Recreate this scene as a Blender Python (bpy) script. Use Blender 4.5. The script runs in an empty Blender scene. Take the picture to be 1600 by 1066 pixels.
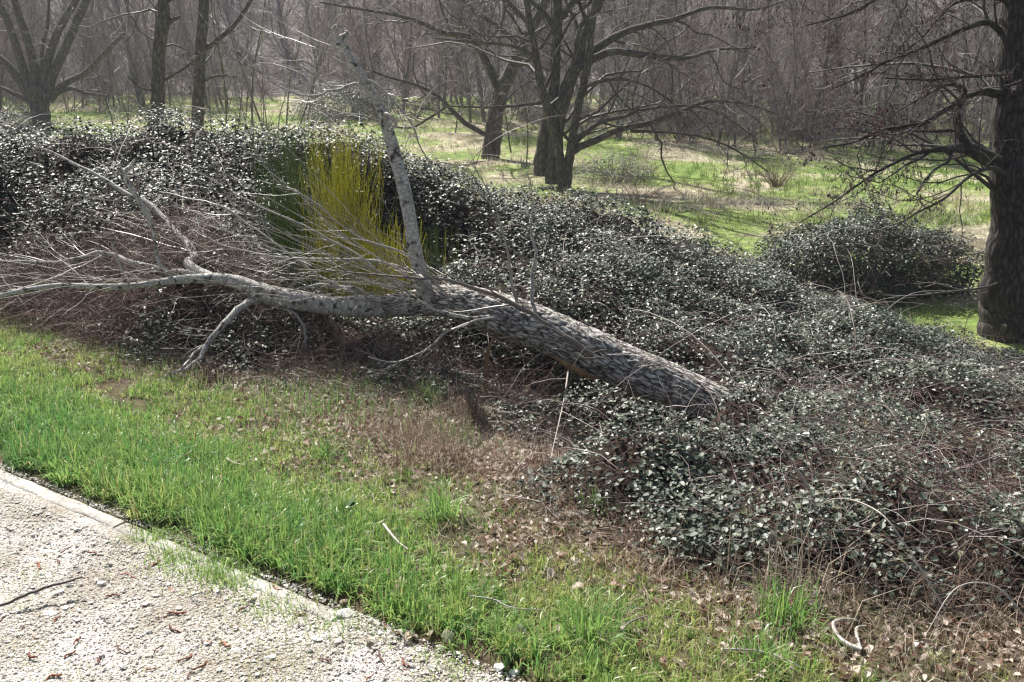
import bpy, math, random
import numpy as np

# ------------------------------------------------------------------ camera, light, exposure
S = bpy.context.scene
COL = S.collection
R = math.radians
PITCH = R(16.9)
F = 1555.0                      # focal length in pixels of a 1600 px wide frame
CAMZ = 1.65
cam = bpy.data.cameras.new("camera"); cam_o = bpy.data.objects.new("camera", cam); COL.objects.link(cam_o)
cam.sensor_width = 36.0; cam.lens = 36.0 * F / 1600.0
cam.clip_start = 0.05; cam.clip_end = 900
cam_o.location = (0, 0, CAMZ); cam_o.rotation_euler = (math.pi/2 - PITCH, 0, 0)
S.camera = cam_o

SUN_EL, SUN_AZ = R(49), R(-28)      # azimuth from +Y, positive to the right
w = bpy.data.worlds.new("World"); S.world = w; w.use_nodes = True
nt = w.node_tree; bg = nt.nodes["Background"]
sky = nt.nodes.new("ShaderNodeTexSky"); sky.sky_type = 'NISHITA'; sky.sun_disc = False
sky.sun_elevation = SUN_EL; sky.sun_rotation = SUN_AZ
sky.air_density = 1.0; sky.dust_density = 2.5; sky.ozone_density = 1.0
nt.links.new(sky.outputs[0], bg.inputs[0]); bg.inputs[1].default_value = 0.05
sl = bpy.data.lights.new("sun", 'SUN'); sl.energy = 5.0; sl.angle = R(0.6); sl.color = (1.0, 0.955, 0.89)
so = bpy.data.objects.new("sun", sl); COL.objects.link(so)
so.rotation_euler = (R(90) - SUN_EL, 0, math.pi - SUN_AZ + math.pi)
# direction the light comes from
sd = np.array([math.sin(SUN_AZ)*math.cos(SUN_EL), math.cos(SUN_AZ)*math.cos(SUN_EL), math.sin(SUN_EL)])
from mathutils import Vector
so.rotation_euler = Vector(sd).to_track_quat('Z', 'Y').to_euler()
S.view_settings.view_transform = 'Standard'; S.view_settings.look = 'None'
S.view_settings.exposure = 1.0; S.view_settings.gamma = 1.0
S.render.engine = 'CYCLES'
S.cycles.max_bounces = 6; S.cycles.diffuse_bounces = 3; S.cycles.glossy_bounces = 2
S.cycles.transparent_max_bounces = 6; S.cycles.use_denoising = True
try: S.cycles.denoising_prefilter = 'ACCURATE'
except Exception: pass
S.cycles.pixel_filter_type = 'BLACKMAN_HARRIS'; S.cycles.filter_width = 1.3

rs = np.random.RandomState(7)
random.seed(7)

# ------------------------------------------------------------------ helpers
def ray(px, py):
    u = (px-800.0)/F; v = -(py-533.0)/F
    return np.array([u, math.cos(PITCH)+v*math.sin(PITCH), -math.sin(PITCH)+v*math.cos(PITCH)])
def at(px, py, Y):
    """a point of the place seen at a pixel, at a known distance Y down the field"""
    r = ray(px, py); t = Y/r[1]
    return np.array([r[0]*t, Y, CAMZ + r[2]*t]), t

def h2(ix, iy, s=0):
    n = (ix.astype(np.int64)*374761393 + iy.astype(np.int64)*668265263 + s*1442695041) & 0xffffffff
    n = ((n ^ (n >> 13))*1274126177) & 0xffffffff
    return ((n ^ (n >> 16)) & 0xffff)/65535.0
def noise(x, y, sc=1.0, s=0):
    x = np.asarray(x, float)*sc; y = np.asarray(y, float)*sc
    ix = np.floor(x); iy = np.floor(y); fx = x-ix; fy = y-iy
    fx = fx*fx*(3-2*fx); fy = fy*fy*(3-2*fy)
    a = h2(ix, iy, s); b = h2(ix+1, iy, s); c = h2(ix, iy+1, s); d = h2(ix+1, iy+1, s)
    return (a*(1-fx)+b*fx)*(1-fy) + (c*(1-fx)+d*fx)*fy
def fbm(x, y, sc=1.0, o=3, s=0):
    t = 0; a = 1; n = 0
    for k in range(o):
        t = t + a*noise(x, y, sc*2**k, s+17*k); n += a; a *= .5
    return t/n
def sm(a, b, x):
    t = np.clip((x-a)/(b-a), 0, 1); return t*t*(3-2*t)

K0 = np.array([-2.04, 3.65]); KT = np.array([0.828, -0.56]); KN = np.array([0.56, 0.828])
def dk(x, y): return (x-K0[0])*KN[0] + (y-K0[1])*KN[1]
def tk(x, y): return (x-K0[0])*KT[0] + (y-K0[1])*KT[1]
def terr(x, y):
    x = np.asarray(x, float); y = np.asarray(y, float)
    d = dk(x, y)
    z = -0.05*sm(0, 1, d) - 1.24*sm(1.0, 6.2-2.2*sm(.3, 1.6, tk(x, y)), d)
    z = z + 0.05*(fbm(x, y, 1.3, 3, 3)-.5)*sm(.1, 1.0, d) + .22*(fbm(x, y, .25, 2, 5)-.5)*sm(5, 10, d)
    z = z + 0.02*np.clip(y-24, 0, 20) + 0.26*np.clip(y-46, 0, 150)*sm(44, 60, y)
    return z + .02*sm(0, .12, d)
def hit(px, py):
    r = ray(px, py); t = 1.5
    while t < 150:
        p = np.array([r[0]*t, r[1]*t, CAMZ+r[2]*t])
        if p[2] <= terr(p[0], p[1]): break
        t *= 1.004
    return p

def setp(o, label=None, cat=None, group=None, kind=None):
    if label: o['label'] = label
    if cat: o['category'] = cat
    if group: o['group'] = group
    if kind: o['kind'] = kind
    return o

class MB:
    def __init__(s): s.v = []; s.f3 = []; s.f4 = []; s.r = []; s.uv = []; s.n = 0
    def add(s, v, f, r=0.5, uv=None):
        v = np.asarray(v, float).reshape(-1, 3); f = np.asarray(f)
        (s.f3 if f.shape[1] == 3 else s.f4).append(f + s.n)
        r = np.broadcast_to(np.asarray(r, float), (len(v),))
        s.v.append(v); s.r.append(r); s.uv.append(np.zeros((len(v), 2)) if uv is None else uv); s.n += len(v)
    def tubes(s, P, Rr, k=3, r=None):
        P = np.asarray(P, float); Rr = np.asarray(Rr, float)
        if P.ndim == 2: P = P[None]; Rr = Rr[None]
        N, K, _ = P.shape
        T = np.gradient(P, axis=1); T /= np.linalg.norm(T, axis=2, keepdims=True)+1e-9
        D = P[:, -1]-P[:, 0]
        ax = np.argmin(np.abs(D), axis=1); ref = np.eye(3)[ax][:, None, :]
        A = ref - (ref*T).sum(2, keepdims=True)*T; A /= np.linalg.norm(A, axis=2, keepdims=True)+1e-9
        B = np.cross(T, A)
        th = np.arange(k)*2*math.pi/k
        V = P[:, :, None, :] + Rr[:, :, None, None]*(A[:, :, None, :]*np.cos(th)[None, None, :, None] + B[:, :, None, :]*np.sin(th)[None, None, :, None])
        base = (np.arange(N)*K*k)[:, None, None]; i = (np.arange(K-1)*k)[None, :, None]; j = np.arange(k)[None, None, :]; j2 = (j+1) % k
        q = np.stack([base+i+j, base+i+j2, base+i+k+j2, base+i+k+j], -1).reshape(-1, 4)
        L = np.concatenate([np.zeros((N, 1)), np.cumsum(np.linalg.norm(np.diff(P, axis=1), axis=2), 1)], 1)
        uv = np.stack([np.broadcast_to((th[None, None, :]*Rr[:, :, None]), (N, K, k)), np.broadcast_to(L[:, :, None], (N, K, k))], -1).reshape(-1, 2)
        if r is None: r = rs.rand(N)
        r = np.broadcast_to(np.asarray(r, float), (N,))
        s.add(V.reshape(-1, 3), q, np.repeat(r, K*k), uv)
    def build(s, name, mat, parent=None, smooth=True):
        me = bpy.data.meshes.new(name)
        if s.n:
            V = np.concatenate(s.v); me.vertices.add(len(V)); me.vertices.foreach_set("co", V.ravel())
            f3 = np.concatenate(s.f3) if s.f3 else np.zeros((0, 3), int); f4 = np.concatenate(s.f4) if s.f4 else np.zeros((0, 4), int)
            loops = np.concatenate([f3.ravel(), f4.ravel()])
            tot = np.concatenate([np.full(len(f3), 3), np.full(len(f4), 4)]); st = np.concatenate([[0], np.cumsum(tot)[:-1]])
            me.loops.add(len(loops)); me.loops.foreach_set("vertex_index", loops.astype(np.int32))
            me.polygons.add(len(tot)); me.polygons.foreach_set("loop_start", st.astype(np.int32))
            try: me.polygons.foreach_set("loop_total", tot.astype(np.int32))
            except Exception: pass
            me.polygons.foreach_set("use_smooth", np.full(len(tot), smooth))
            a = me.attributes.new("rnd", 'FLOAT', 'POINT'); a.data.foreach_set("value", np.concatenate(s.r).astype(np.float32))
            U = np.concatenate(s.uv)
            b = me.attributes.new("bark", 'FLOAT_VECTOR', 'POINT'); b.data.foreach_set("vector", np.concatenate([U, np.zeros((len(U), 1))], 1).astype(np.float32).ravel())
            me.update(calc_edges=True); me.validate()
            global TRIS; TRIS += len(f3)+2*len(f4)
        if mat: me.materials.append(mat)
        o = bpy.data.objects.new(name, me); COL.objects.link(o)
        if parent: o.parent = parent
        return o
TRIS = 0
def empty(name, loc, label, cat, group=None):
    o = bpy.data.objects.new(name, None); COL.objects.link(o); o.location = loc; o.empty_display_size = .2
    return setp(o, label, cat, group)
def rel(P, o): return np.asarray(P) - np.array(o.location)

def crom(pts, n):
    """smooth curve with n samples through control rows (any width)"""
    p = np.asarray(pts, float); p = np.vstack([2*p[0]-p[1], p, 2*p[-1]-p[-2]])
    seg = len(p)-3; out = []
    for t in np.linspace(0, seg-1e-6, n):
        i = int(t); u = t-i; a, b, c, d = p[i:i+4]
        out.append(.5*((2*b)+(-a+c)*u+(2*a-5*b+4*c-d)*u*u+(-a+3*b-3*c+d)*u**3))
    return np.array(out)
def pline(rows, n=None, scale=1.0):
    """rows (px, py, width px, Y) -> points, radii in metres"""
    q = []
    for px, py, wd, Y in rows:
        p, t = at(px, py, Y); q.append([*p, wd/2*t/F*scale])
    c = crom(q, n or max(6, 4*len(rows))); return c[:, :3], np.maximum(c[:, 3], .0008)

def grow(P, Rr, n, t0, t1, ang, length, K=6, wig=.18, grav=0., rfac=.5, rtip=.15, rmin=.0015, bias=None, bw=0., rel_len=True, Lmax=99.):
    """children spawned off every polyline: P (N,Kp,3)"""
    N, Kp, _ = P.shape; M = N*n
    idx = np.repeat(np.arange(N), n); t = t0+(t1-t0)*rs.rand(M); f = t*(Kp-1); i = np.minimum(f.astype(int), Kp-2); u = (f-i)[:, None]
    base = P[idx, i]*(1-u)+P[idx, i+1]*u; br = Rr[idx, i]*(1-u[:, 0])+Rr[idx, i+1]*u[:, 0]
    T = P[idx, i+1]-P[idx, i]; T /= np.linalg.norm(T, axis=1, keepdims=True)+1e-9
    q = rs.randn(M, 3); q -= (q*T).sum(1, keepdims=True)*T; q /= np.linalg.norm(q, axis=1, keepdims=True)+1e-9
    a = R(1)*(ang[0]+(ang[1]-ang[0])*rs.rand(M))[:, None]
    d = np.cos(a)*T+np.sin(a)*q
    if bias is not None: d = d+bw*np.asarray(bias)[None]; d /= np.linalg.norm(d, axis=1, keepdims=True)
    if rel_len:
        L = np.linalg.norm(np.diff(P, axis=1), axis=2).sum(1)[idx]*length*(1-.55*t)
    else: L = np.full(M, length)
    L = np.minimum(L, Lmax)*(.55+.75*rs.rand(M)); st = (L/(K-1))[:, None]
    out = [base]; 
    for k in range(K-1):
        out.append(out[-1]+d*st)
        d = d+wig*rs.randn(M, 3)+np.array([0, 0, grav])[None]; d /= np.linalg.norm(d, axis=1, keepdims=True)
    Q = np.stack(out, 1); r0 = np.maximum(np.minimum(br*rfac, L*.011), rmin)
    RR = r0[:, None]*np.linspace(1, rtip, K)[None]; RR = np.maximum(RR, rmin*.55)
    return Q, RR

# ------------------------------------------------------------------ materials
def new_mat(name):
    m = bpy.data.materials.new(name); m.use_nodes = True; n = m.node_tree; b = n.nodes["Principled BSDF"]; return m, n, b
def ramp(n, stops, interp='LINEAR'):
    c = n.nodes.new("ShaderNodeValToRGB"); c.color_ramp.interpolation = interp
    e = c.color_ramp.elements
    while len(e) < len(stops): e.new(.5)
    for k, (p, col) in enumerate(stops): e[k].position = p; e[k].color = (*col, 1)
    return c
def attr(n, name): a = n.nodes.new("ShaderNodeAttribute"); a.attribute_name = name; return a
def plant(name, stops, rough=.5, spec=.5, trans=0., tcol=None, noise_sc=None):
    m, n, b = new_mat(name); a = attr(n, "rnd"); c = ramp(n, stops); n.links.new(a.outputs["Fac"], c.inputs[0])
    src = c.outputs[0]
    if noise_sc:
        tc = n.nodes.new("ShaderNodeNewGeometry"); nz = n.nodes.new("ShaderNodeTexNoise"); nz.inputs["Scale"].default_value = noise_sc
        n.links.new(tc.outputs["Position"], nz.inputs["Vector"])
        mr = n.nodes.new("ShaderNodeMapRange"); mr.inputs[1].default_value = .3; mr.inputs[2].default_value = .7; mr.inputs[3].default_value = .65; mr.inputs[4].default_value = 1.35
        n.links.new(nz.outputs[0], mr.inputs[0])
        mx = n.nodes.new("ShaderNodeVectorMath"); mx.operation = 'SCALE'; n.links.new(src, mx.inputs[0]); n.links.new(mr.outputs[0], mx.inputs["Scale"]); src = mx.outputs[0]
    n.links.new(src, b.inputs["Base Color"]); b.inputs["Roughness"].default_value = rough; b.inputs["Specular IOR Level"].default_value = spec
    if trans:
        t = n.nodes.new("ShaderNodeBsdfTranslucent"); mix = n.nodes.new("ShaderNodeMixShader"); mix.inputs[0].default_value = trans
        if tcol: t.inputs[0].default_value = (*tcol, 1)
        else: n.links.new(src, t.inputs[0])
        n.links.new(b.outputs[0], mix.inputs[1]); n.links.new(t.outputs[0], mix.inputs[2])
        n.links.new(mix.outputs[0], n.nodes["Material Output"].inputs[0])
    return m

def bark_mat(name, dark, mid, light, su=40, sv=11, bump=.6, patch=None, patch_col=None, rough=.85, lich=0.0):
    m, n, b = new_mat(name); a = attr(n, "bark"); L = n.links
    mp = n.nodes.new("ShaderNodeMapping"); mp.inputs["Scale"].default_value = (su, sv, 1); L.new(a.outputs["Vector"], mp.inputs[0])
    nz = n.nodes.new("ShaderNodeTexNoise"); nz.inputs["Scale"].default_value = 1.2; nz.inputs["Detail"].default_value = 6; nz.inputs["Distortion"].default_value = .6; L.new(mp.outputs[0], nz.inputs[0])
    vo = n.nodes.new("ShaderNodeTexVoronoi"); vo.feature = 'DISTANCE_TO_EDGE'; vo.inputs["Scale"].default_value = 1.0
    ad = n.nodes.new("ShaderNodeVectorMath"); ad.operation = 'ADD'; L.new(mp.outputs[0], ad.inputs[0])
    ns = n.nodes.new("ShaderNodeVectorMath"); ns.operation = 'SCALE'; ns.inputs["Scale"].default_value = 1.1; L.new(nz.outputs["Color"], ns.inputs[0]); L.new(ns.outputs[0], ad.inputs[1]); L.new(ad.outputs[0], vo.inputs["Vector"])
    mul = n.nodes.new("ShaderNodeMath"); mul.operation = 'MULTIPLY_ADD'; mul.inputs[1].default_value = 1.6; L.new(vo.outputs[0], mul.inputs[0])
    sub = n.nodes.new("ShaderNodeMath"); sub.operation = 'MULTIPLY'; sub.inputs[1].default_value = .55; L.new(nz.outputs[0], sub.inputs[0]); L.new(sub.outputs[0], mul.inputs[2])
    c = ramp(n, [(0.22, dark), (.42, mid), (.85, light)]); L.new(mul.outputs[0], c.inputs[0])
    src = c.outputs[0]
    if patch:
        g = n.nodes.new("ShaderNodeNewGeometry"); n2 = n.nodes.new("ShaderNodeTexNoise"); n2.inputs["Scale"].default_value = patch; n2.inputs["Detail"].default_value = 5; L.new(g.outputs["Position"], n2.inputs[0])
        r2 = ramp(n, [(.55, (0, 0, 0)), (.64, (1, 1, 1))]); L.new(n2.outputs[0], r2.inputs[0])
        mx = n.nodes.new("ShaderNodeMixRGB"); L.new(r2.outputs[0], mx.inputs[0]); L.new(src, mx.inputs[1]); mx.inputs[2].default_value = (*patch_col, 1); src = mx.outputs[0]
    L.new(src, b.inputs["Base Color"]); b.inputs["Roughness"].default_value = rough; b.inputs["Specular IOR Level"].default_value = .3
    bp = n.nodes.new("ShaderNodeBump"); bp.inputs["Strength"].default_value = bump; bp.inputs["Distance"].default_value = .012; L.new(mul.outputs[0], bp.inputs["Height"]); L.new(bp.outputs[0], b.inputs["Normal"])
    return m

def ground_mat(name, cols, scs, bump=.5, bd=.02, fine=60):
    """cols: list of (lo, hi) colours mixed by noises of the scales scs"""
    m, n, b = new_mat(name); L = n.links; g = n.nodes.new("ShaderNodeNewGeometry")
    def nz(sc, det=5):
        t = n.nodes.new("ShaderNodeTexNoise"); t.inputs["Scale"].default_value = sc; t.inputs["Detail"].default_value = det; L.new(g.outputs["Position"], t.inputs[0]); return t
    a = nz(scs[0]); c1 = ramp(n, cols[0]); L.new(a.outputs[0], c1.inputs[0])
    d = nz(scs[1]); c2 = ramp(n, cols[1]); L.new(d.outputs[0], c2.inputs[0])
    mx = n.nodes.new("ShaderNodeMixRGB"); mx.blend_type = 'MULTIPLY'; mx.inputs[0].default_value = 1; L.new(c1.outputs[0], mx.inputs[1]); L.new(c2.outputs[0], mx.inputs[2])
    L.new(mx.outputs[0], b.inputs["Base Color"]); b.inputs["Roughness"].default_value = .95; b.inputs["Specular IOR Level"].default_value = .15
    f = nz(fine, 4); bp = n.nodes.new("ShaderNodeBump"); bp.inputs["Strength"].default_value = bump; bp.inputs["Distance"].default_value = bd; L.new(f.outputs[0], bp.inputs["Height"]); L.new(bp.outputs[0], b.inputs["Normal"])
    return m

M = {}
M['soil'] = ground_mat('soil_and_thatch', [[(.32, (.05, .036, .024)), (.48, (.10, .075, .048)), (.60, (.075, .085, .035)), (.75, (.16, .13, .085))], [(.3, (.5, .5, .5)), (.7, (1.3, 1.3, 1.3))]], (1.1, 28))
M['field'] = ground_mat('meadow_turf', [[(.34, (.15, .22, .055)), (.50, (.21, .27, .08)), (.60, (.42, .38, .27)), (.70, (.20, .17, .11))], [(.3, (.55, .55, .55)), (.7, (1.35, 1.35, 1.35))]], (.55, 9), bd=.05, fine=22)
M['gravel_base'] = ground_mat('sandy_gravel', [[(.35, (.29, .26, .22)), (.55, (.42, .385, .33)), (.7, (.47, .44, .39))], [(.3, (.7, .7, .7)), (.7, (1.15, 1.15, 1.15))]], (2.2, 140), bd=.01, fine=190)
M['hill'] = ground_mat('wooded_hill_floor', [[(.35, (.13, .115, .11)), (.6, (.19, .17, .16)), (.72, (.25, .24, .17))], [(.3, (.6, .6, .6)), (.7, (1.2, 1.2, 1.2))]], (.2, 3), bd=.1, fine=5)
def gravel_mat():
    m, n, b = new_mat('sandy_gravel_surface'); L = n.links; g = n.nodes.new("ShaderNodeNewGeometry")
    def vor(sc):
        v = n.nodes.new("ShaderNodeTexVoronoi"); v.inputs["Scale"].default_value = sc; L.new(g.outputs["Position"], v.inputs["Vector"]); return v
    v1 = vor(170); v2 = vor(75)
    sp = n.nodes.new("ShaderNodeSeparateColor"); L.new(v1.outputs["Color"], sp.inputs[0])
    c1 = ramp(n, [(0, (.27, .25, .23)), (.2, (.45, .425, .39)), (.6, (.57, .545, .505)), (1, (.76, .75, .72))]); L.new(sp.outputs[0], c1.inputs[0])
    nz = n.nodes.new("ShaderNodeTexNoise"); nz.inputs["Scale"].default_value = 3.5; nz.inputs["Detail"].default_value = 6; L.new(g.outputs["Position"], nz.inputs[0])
    c2 = ramp(n, [(.36, (.60, .56, .49)), (.60, (1.0, .99, .98))]); L.new(nz.outputs[0], c2.inputs[0])
    mx = n.nodes.new("ShaderNodeMixRGB"); mx.blend_type = 'MULTIPLY'; mx.inputs[0].default_value = 1; L.new(c1.outputs[0], mx.inputs[1]); L.new(c2.outputs[0], mx.inputs[2]); L.new(mx.outputs[0], b.inputs["Base Color"])
    b.inputs["Roughness"].default_value = .9; b.inputs["Specular IOR Level"].default_value = .2
    ad = n.nodes.new("ShaderNodeMath"); ad.operation = 'ADD'; L.new(v1.outputs[0], ad.inputs[0]); L.new(v2.outputs[0], ad.inputs[1])
    bp = n.nodes.new("ShaderNodeBump"); bp.invert = True; bp.inputs["Strength"].default_value = .9; bp.inputs["Distance"].default_value = .006; L.new(ad.outputs[0], bp.inputs["Height"]); L.new(bp.outputs[0], b.inputs["Normal"]); return m
M['gravel_base'] = gravel_mat()
M['concrete'] = ground_mat('weathered_concrete', [[(.35, (.36, .34, .30)), (.6, (.52, .50, .46))], [(.3, (.7, .7, .68)), (.6, (1.05, 1.05, 1.05))]], (7, 60), bd=.006, fine=110)
M['pebble'] = plant('pale_pebbles', [(0, (.24, .22, .20)), (.12, (.42, .39, .35)), (.6, (.56, .53, .48)), (1, (.74, .72, .69))], .85, .25, noise_sc=150)
M['grass'] = plant('fresh_grass', [(0, (.46, .40, .22)), (.08, (.46, .48, .17)), (.5, (.30, .46, .12)), (1, (.11, .28, .08))], .36, .6, .45)
M['meadow'] = plant('meadow_blades', [(0, (.70, .64, .52)), (.38, (.48, .41, .30)), (.5, (.30, .36, .11)), (1, (.17, .30, .06))], .6, .3, .3)
M['straw'] = plant('dry_grass', [(0, (.20, .13, .09)), (.5, (.38, .30, .22)), (1, (.58, .51, .40))], .6, .35, .2)
M['litter'] = plant('dead_leaves', [(0, (.13, .06, .035)), (.25, (.30, .19, .13)), (.5, (.52, .43, .35)), (1, (.74, .67, .58))], .55, .4, .32)
M['bramble'] = plant('bramble_leaf', [(0, (.15, .06, .03)), (.04, (.12, .13, .035)), (.08, (.032, .050, .027)), (.55, (.062, .086, .052)), (1, (.17, .19, .145))], .48, .6, .08)
M['cane'] = plant('bramble_cane', [(0, (.075, .035, .035)), (.5, (.16, .09, .085)), (.75, (.28, .235, .21)), (1, (.52, .48, .43))], .45, .5)
M['deadstem'] = plant('dead_stems', [(0, (.075, .042, .035)), (.5, (.17, .108, .09)), (1, (.42, .335, .27))], .7, .3)
M['twig'] = plant('grey_twig', [(0, (.11, .085, .07)), (.5, (.25, .22, .19)), (1, (.48, .455, .42))], .42, .6)
M['darktwig'] = plant('dark_twig', [(0, (.045, .038, .035)), (.6, (.09, .078, .073)), (1, (.24, .225, .215))], .62, .4)
M['farwood'] = plant('far_twigs', [(0, (.17, .15, .15)), (.5, (.28, .255, .25)), (1, (.47, .445, .44))], .8, .2)
M['redwood'] = plant('reddish_twigs', [(0, (.18, .13, .13)), (.5, (.29, .225, .225)), (1, (.45, .40, .39))], .8, .2)
M['cone'] = plant('alder_catkins', [(0, (.035, .022, .02)), (.45, (.055, .03, .028)), (.5, (.15, .055, .05)), (1, (.20, .085, .075))], .7, .3)
M['catkin'] = plant('fallen_catkins', [(0, (.09, .035, .025)), (.6, (.20, .075, .045)), (1, (.32, .14, .08))], .7, .3)
M['broomy'] = plant('yellow_broom', [(0, (.26, .27, .04)), (.5, (.62, .60, .06)), (1, (.84, .80, .16))], .5, .4, .3)
M['broomg'] = plant('green_broom', [(0, (.06, .11, .03)), (.6, (.12, .21, .045)), (1, (.22, .28, .05))], .5, .4, .1)
M['bark_big'] = bark_mat('furrowed_bark', (.035, .03, .026), (.17, .155, .135), (.36, .34, .31), 38, 12, .8)
M['bark_smooth'] = bark_mat('lichen_grey_bark', (.27, .26, .24), (.42, .405, .375), (.60, .59, .56), 34, 46, .22, 26, (.07, .062, .054))
M['bark_dark'] = bark_mat('dark_bark', (.012, .010, .009), (.04, .034, .03), (.095, .082, .074), 26, 7, 1.0)  # all three bark tones very dark
M['bark_mid'] = bark_mat('brown_grey_bark', (.03, .025, .022), (.085, .073, .062), (.16, .145, .125), 20, 5, .8)
M['bark_wood'] = bark_mat('woodland_bark', (.07, .063, .060), (.17, .155, .148), (.29, .27, .26), 20, 5, .6)
M['mould_shade'] = ground_mat('bramble_mould_shade', [[(.35, (.022, .016, .012)), (.6, (.05, .034, .026)), (.75, (.075, .055, .042))], [(.3, (.5, .5, .5)), (.7, (1.3, 1.3, 1.3))]], (3, 60), bump=1, bd=.03)  # brown of old stems, darkened to stand for shade between the leaves
M['bark_pale'] = bark_mat('pale_grey_bark', (.06, .052, .045), (.15, .135, .12), (.24, .22, .195), 24, 6, .6, 3, (.10, .115, .05))
M['heart'] = ground_mat('torn_wood', [[(.3, (.20, .11, .05)), (.7, (.42, .27, .13))], [(.3, (.7, .7, .7)), (.7, (1.1, 1.1, 1.1))]], (30, 90), fine=120)
M['leafgreen'] = plant('broad_green_leaf', [(0, (.05, .12, .03)), (1, (.09, .19, .04))], .4, .5, .25)

# ------------------------------------------------------------------ ground, path, hill
def axis(near0, near1, step, far0, far1, g=1.09):
    a = list(np.arange(near0, near1, step)); s = step; x = near1
    while x < far1: a.append(x); s *= g; x += s
    a.append(far1); s = step; x = near0-step; pre = []
    while x > far0: pre.append(x); s *= g; x -= s
    pre.append(far0); return np.array(pre[::-1]+a)
def sheet(name, X, Y, Z, mat, mask=None, kind='structure', parent=None):
    ny, nx = X.shape; V = np.stack([X, Y, Z], -1).reshape(-1, 3)
    i, j = np.meshgrid(np.arange(ny-1), np.arange(nx-1), indexing='ij'); a = (i*nx+j).ravel()
    q = np.stack([a, a+1, a+nx+1, a+nx], 1)
    mb = MB(); mb.add(V, q, .5); o = mb.build(name, mat, parent); o['kind'] = kind; return o
xs = axis(-5, 5.5, .1, -140, 140, 1.12); ys = axis(.5, 8, .1, -14, 46.5, 1.05)
X, Y = np.meshgrid(xs, ys); d = dk(X, Y)
Z = terr(X, Y) - .012*(d < -.03)
g = sheet('ground', X, Y, Z, M['soil'])
g.data.materials.append(M['field'])
pc = np.empty(len(g.data.polygons)*3); g.data.polygons.foreach_get('center', pc); pc = pc.reshape(-1, 3)
fld = ((dk(pc[:, 0], pc[:, 1]) + 1.5*(fbm(pc[:, 0], pc[:, 1], .9, 3, 8)-.5)) > 6.3)
g.data.polygons.foreach_set('material_index', fld.astype(np.int32))
xh = np.linspace(-140, 140, 90); yh = 46.5 + (np.linspace(0, 1, 60)**1.5)*150
X, Y = np.meshgrid(xh, yh); sheet('hillside', X, Y, terr(X, Y)+2.2*(fbm(X, Y, .05, 2, 9)-.5)*sm(50, 70, Y), M['hill'])
tt = np.linspace(-18, 14, 260); dd = -np.concatenate([np.linspace(.0, .35, 12), np.linspace(.4, 3.4, 34)])
T_, D_ = np.meshgrid(tt, dd); X = K0[0]+T_*KT[0]+D_*KN[0]; Y = K0[1]+T_*KT[1]+D_*KN[1]
sheet('gravel_path', X, Y, .006+.014*(fbm(X, Y, 5, 3, 21)-.5)*sm(.0, -.3, D_)+0*X, M['gravel_base'])
# concrete edging, one block after another
kb = MB(); edging = bpy.data.objects.new('concrete_edging', None); COL.objects.link(edging); edging.location = (K0[0], K0[1], 0); edging['kind'] = 'structure'
tpos = -6.53
while tpos < 1.5:
    ln = 1.05; mb = MB(); ns = 40; prof = [(-.055, -.05), (-.054, .006), (-.049, .010), (-.028, .011), (-.006, .010), (.000, .005), (.002, -.05)]
    rows = []
    tilt = rs.randn()*.0015; off = rs.randn()*.003
    for a in np.linspace(0, ln-.012, ns):
        for k, (b_, z_) in enumerate(prof):
            e = (fbm(np.array([tpos+a]), np.array([k*3.1]), 9, 3, 31)[0]-.5)
            chip = -.018*max(0, noise(np.array([tpos+a]), np.array([k*1.7]), 14, 5)[0]-.72)/.28
            rows.append([a*KT[0]+tpos*KT[0]+(b_+off+.013*e)*KN[0], a*KT[1]+tpos*KT[1]+(b_+off+.013*e)*KN[1], z_+.007*e+tilt+(chip if 0 < k < 6 else 0)])
    V = np.array(rows); nP = len(prof); i, j = np.meshgrid(np.arange(ns-1), np.arange(nP-1), indexing='ij'); a_ = (i*nP+j).ravel()
    mb.add(V, np.stack([a_, a_+1, a_+nP+1, a_+nP], 1))
    for e_ in (0, ns-1):
        ii = e_*nP+np.arange(nP); c = V[ii].mean(0); mb.add(np.vstack([V[ii], c]), np.array([[k, k+1, nP] for k in range(nP-1)]))
    mb.build('edging_block', M['concrete'], edging, smooth=True)
    tpos += ln

# ------------------------------------------------------------------ shape of the bramble thicket
ctl = []
for row in [(-250,215,9),(0,205,9),(60,208,8.6),(150,196,8.2),(250,186,8),(350,188,8),(450,190,8),(560,202,8),(650,232,8),(750,262,8),(850,296,8.5),(950,325,9),(1050,343,9.2),(1150,388,9.1),(1250,440,8.7),(1350,482,8.4),(1450,530,8.3),(1560,550,8.5),(1700,585,8),
            (-250,320,7.2),(-60,300,7.0),(100,300,6.9),(300,300,6.8),(450,300,6.9),(600,310,7),(700,330,7),(850,380,7.2),(1000,400,7.6),(1150,450,7.6),(1300,520,6.6),(1450,600,5.4),(1600,650,5.2),(1800,680,5),
            (-200,440,6.3),(0,425,6.2),(150,420,5.95),(300,400,5.7),(450,412,5.75),(700,430,6.1),(850,450,6.1),(1000,505,5.9),(1100,560,5.4),(1250,620,4.3),(1400,690,3.8),(1600,740,3.6),(1800,800,3.7),
            (950,645,3.6),(1040,640,3.75),(1120,665,3.6),(1250,750,3.25),(1400,800,3.0),(1550,850,2.85),(1750,880,2.8),(930,740,3.35),(1000,760,3.25),(1150,820,3.0),(1300,860,2.85),(1500,895,2.75)]:
    p, t = at(*row); ctl.append([p[0], p[1], p[2]-float(terr(p[0], p[1]))])
for px, py in [(-250,440),(-100,470),(0,490),(120,545),(250,590),(400,625),(560,665),(700,730),(800,790),(865,845),(1000,898),(1150,940),(1300,968),(1450,985),(1600,995),(1750,1005)]:
    p = hit(px, py); ctl.append([p[0], p[1], .0]); ctl.append([p[0]-.25*KN[0], p[1]-.25*KN[1], -.25])
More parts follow.
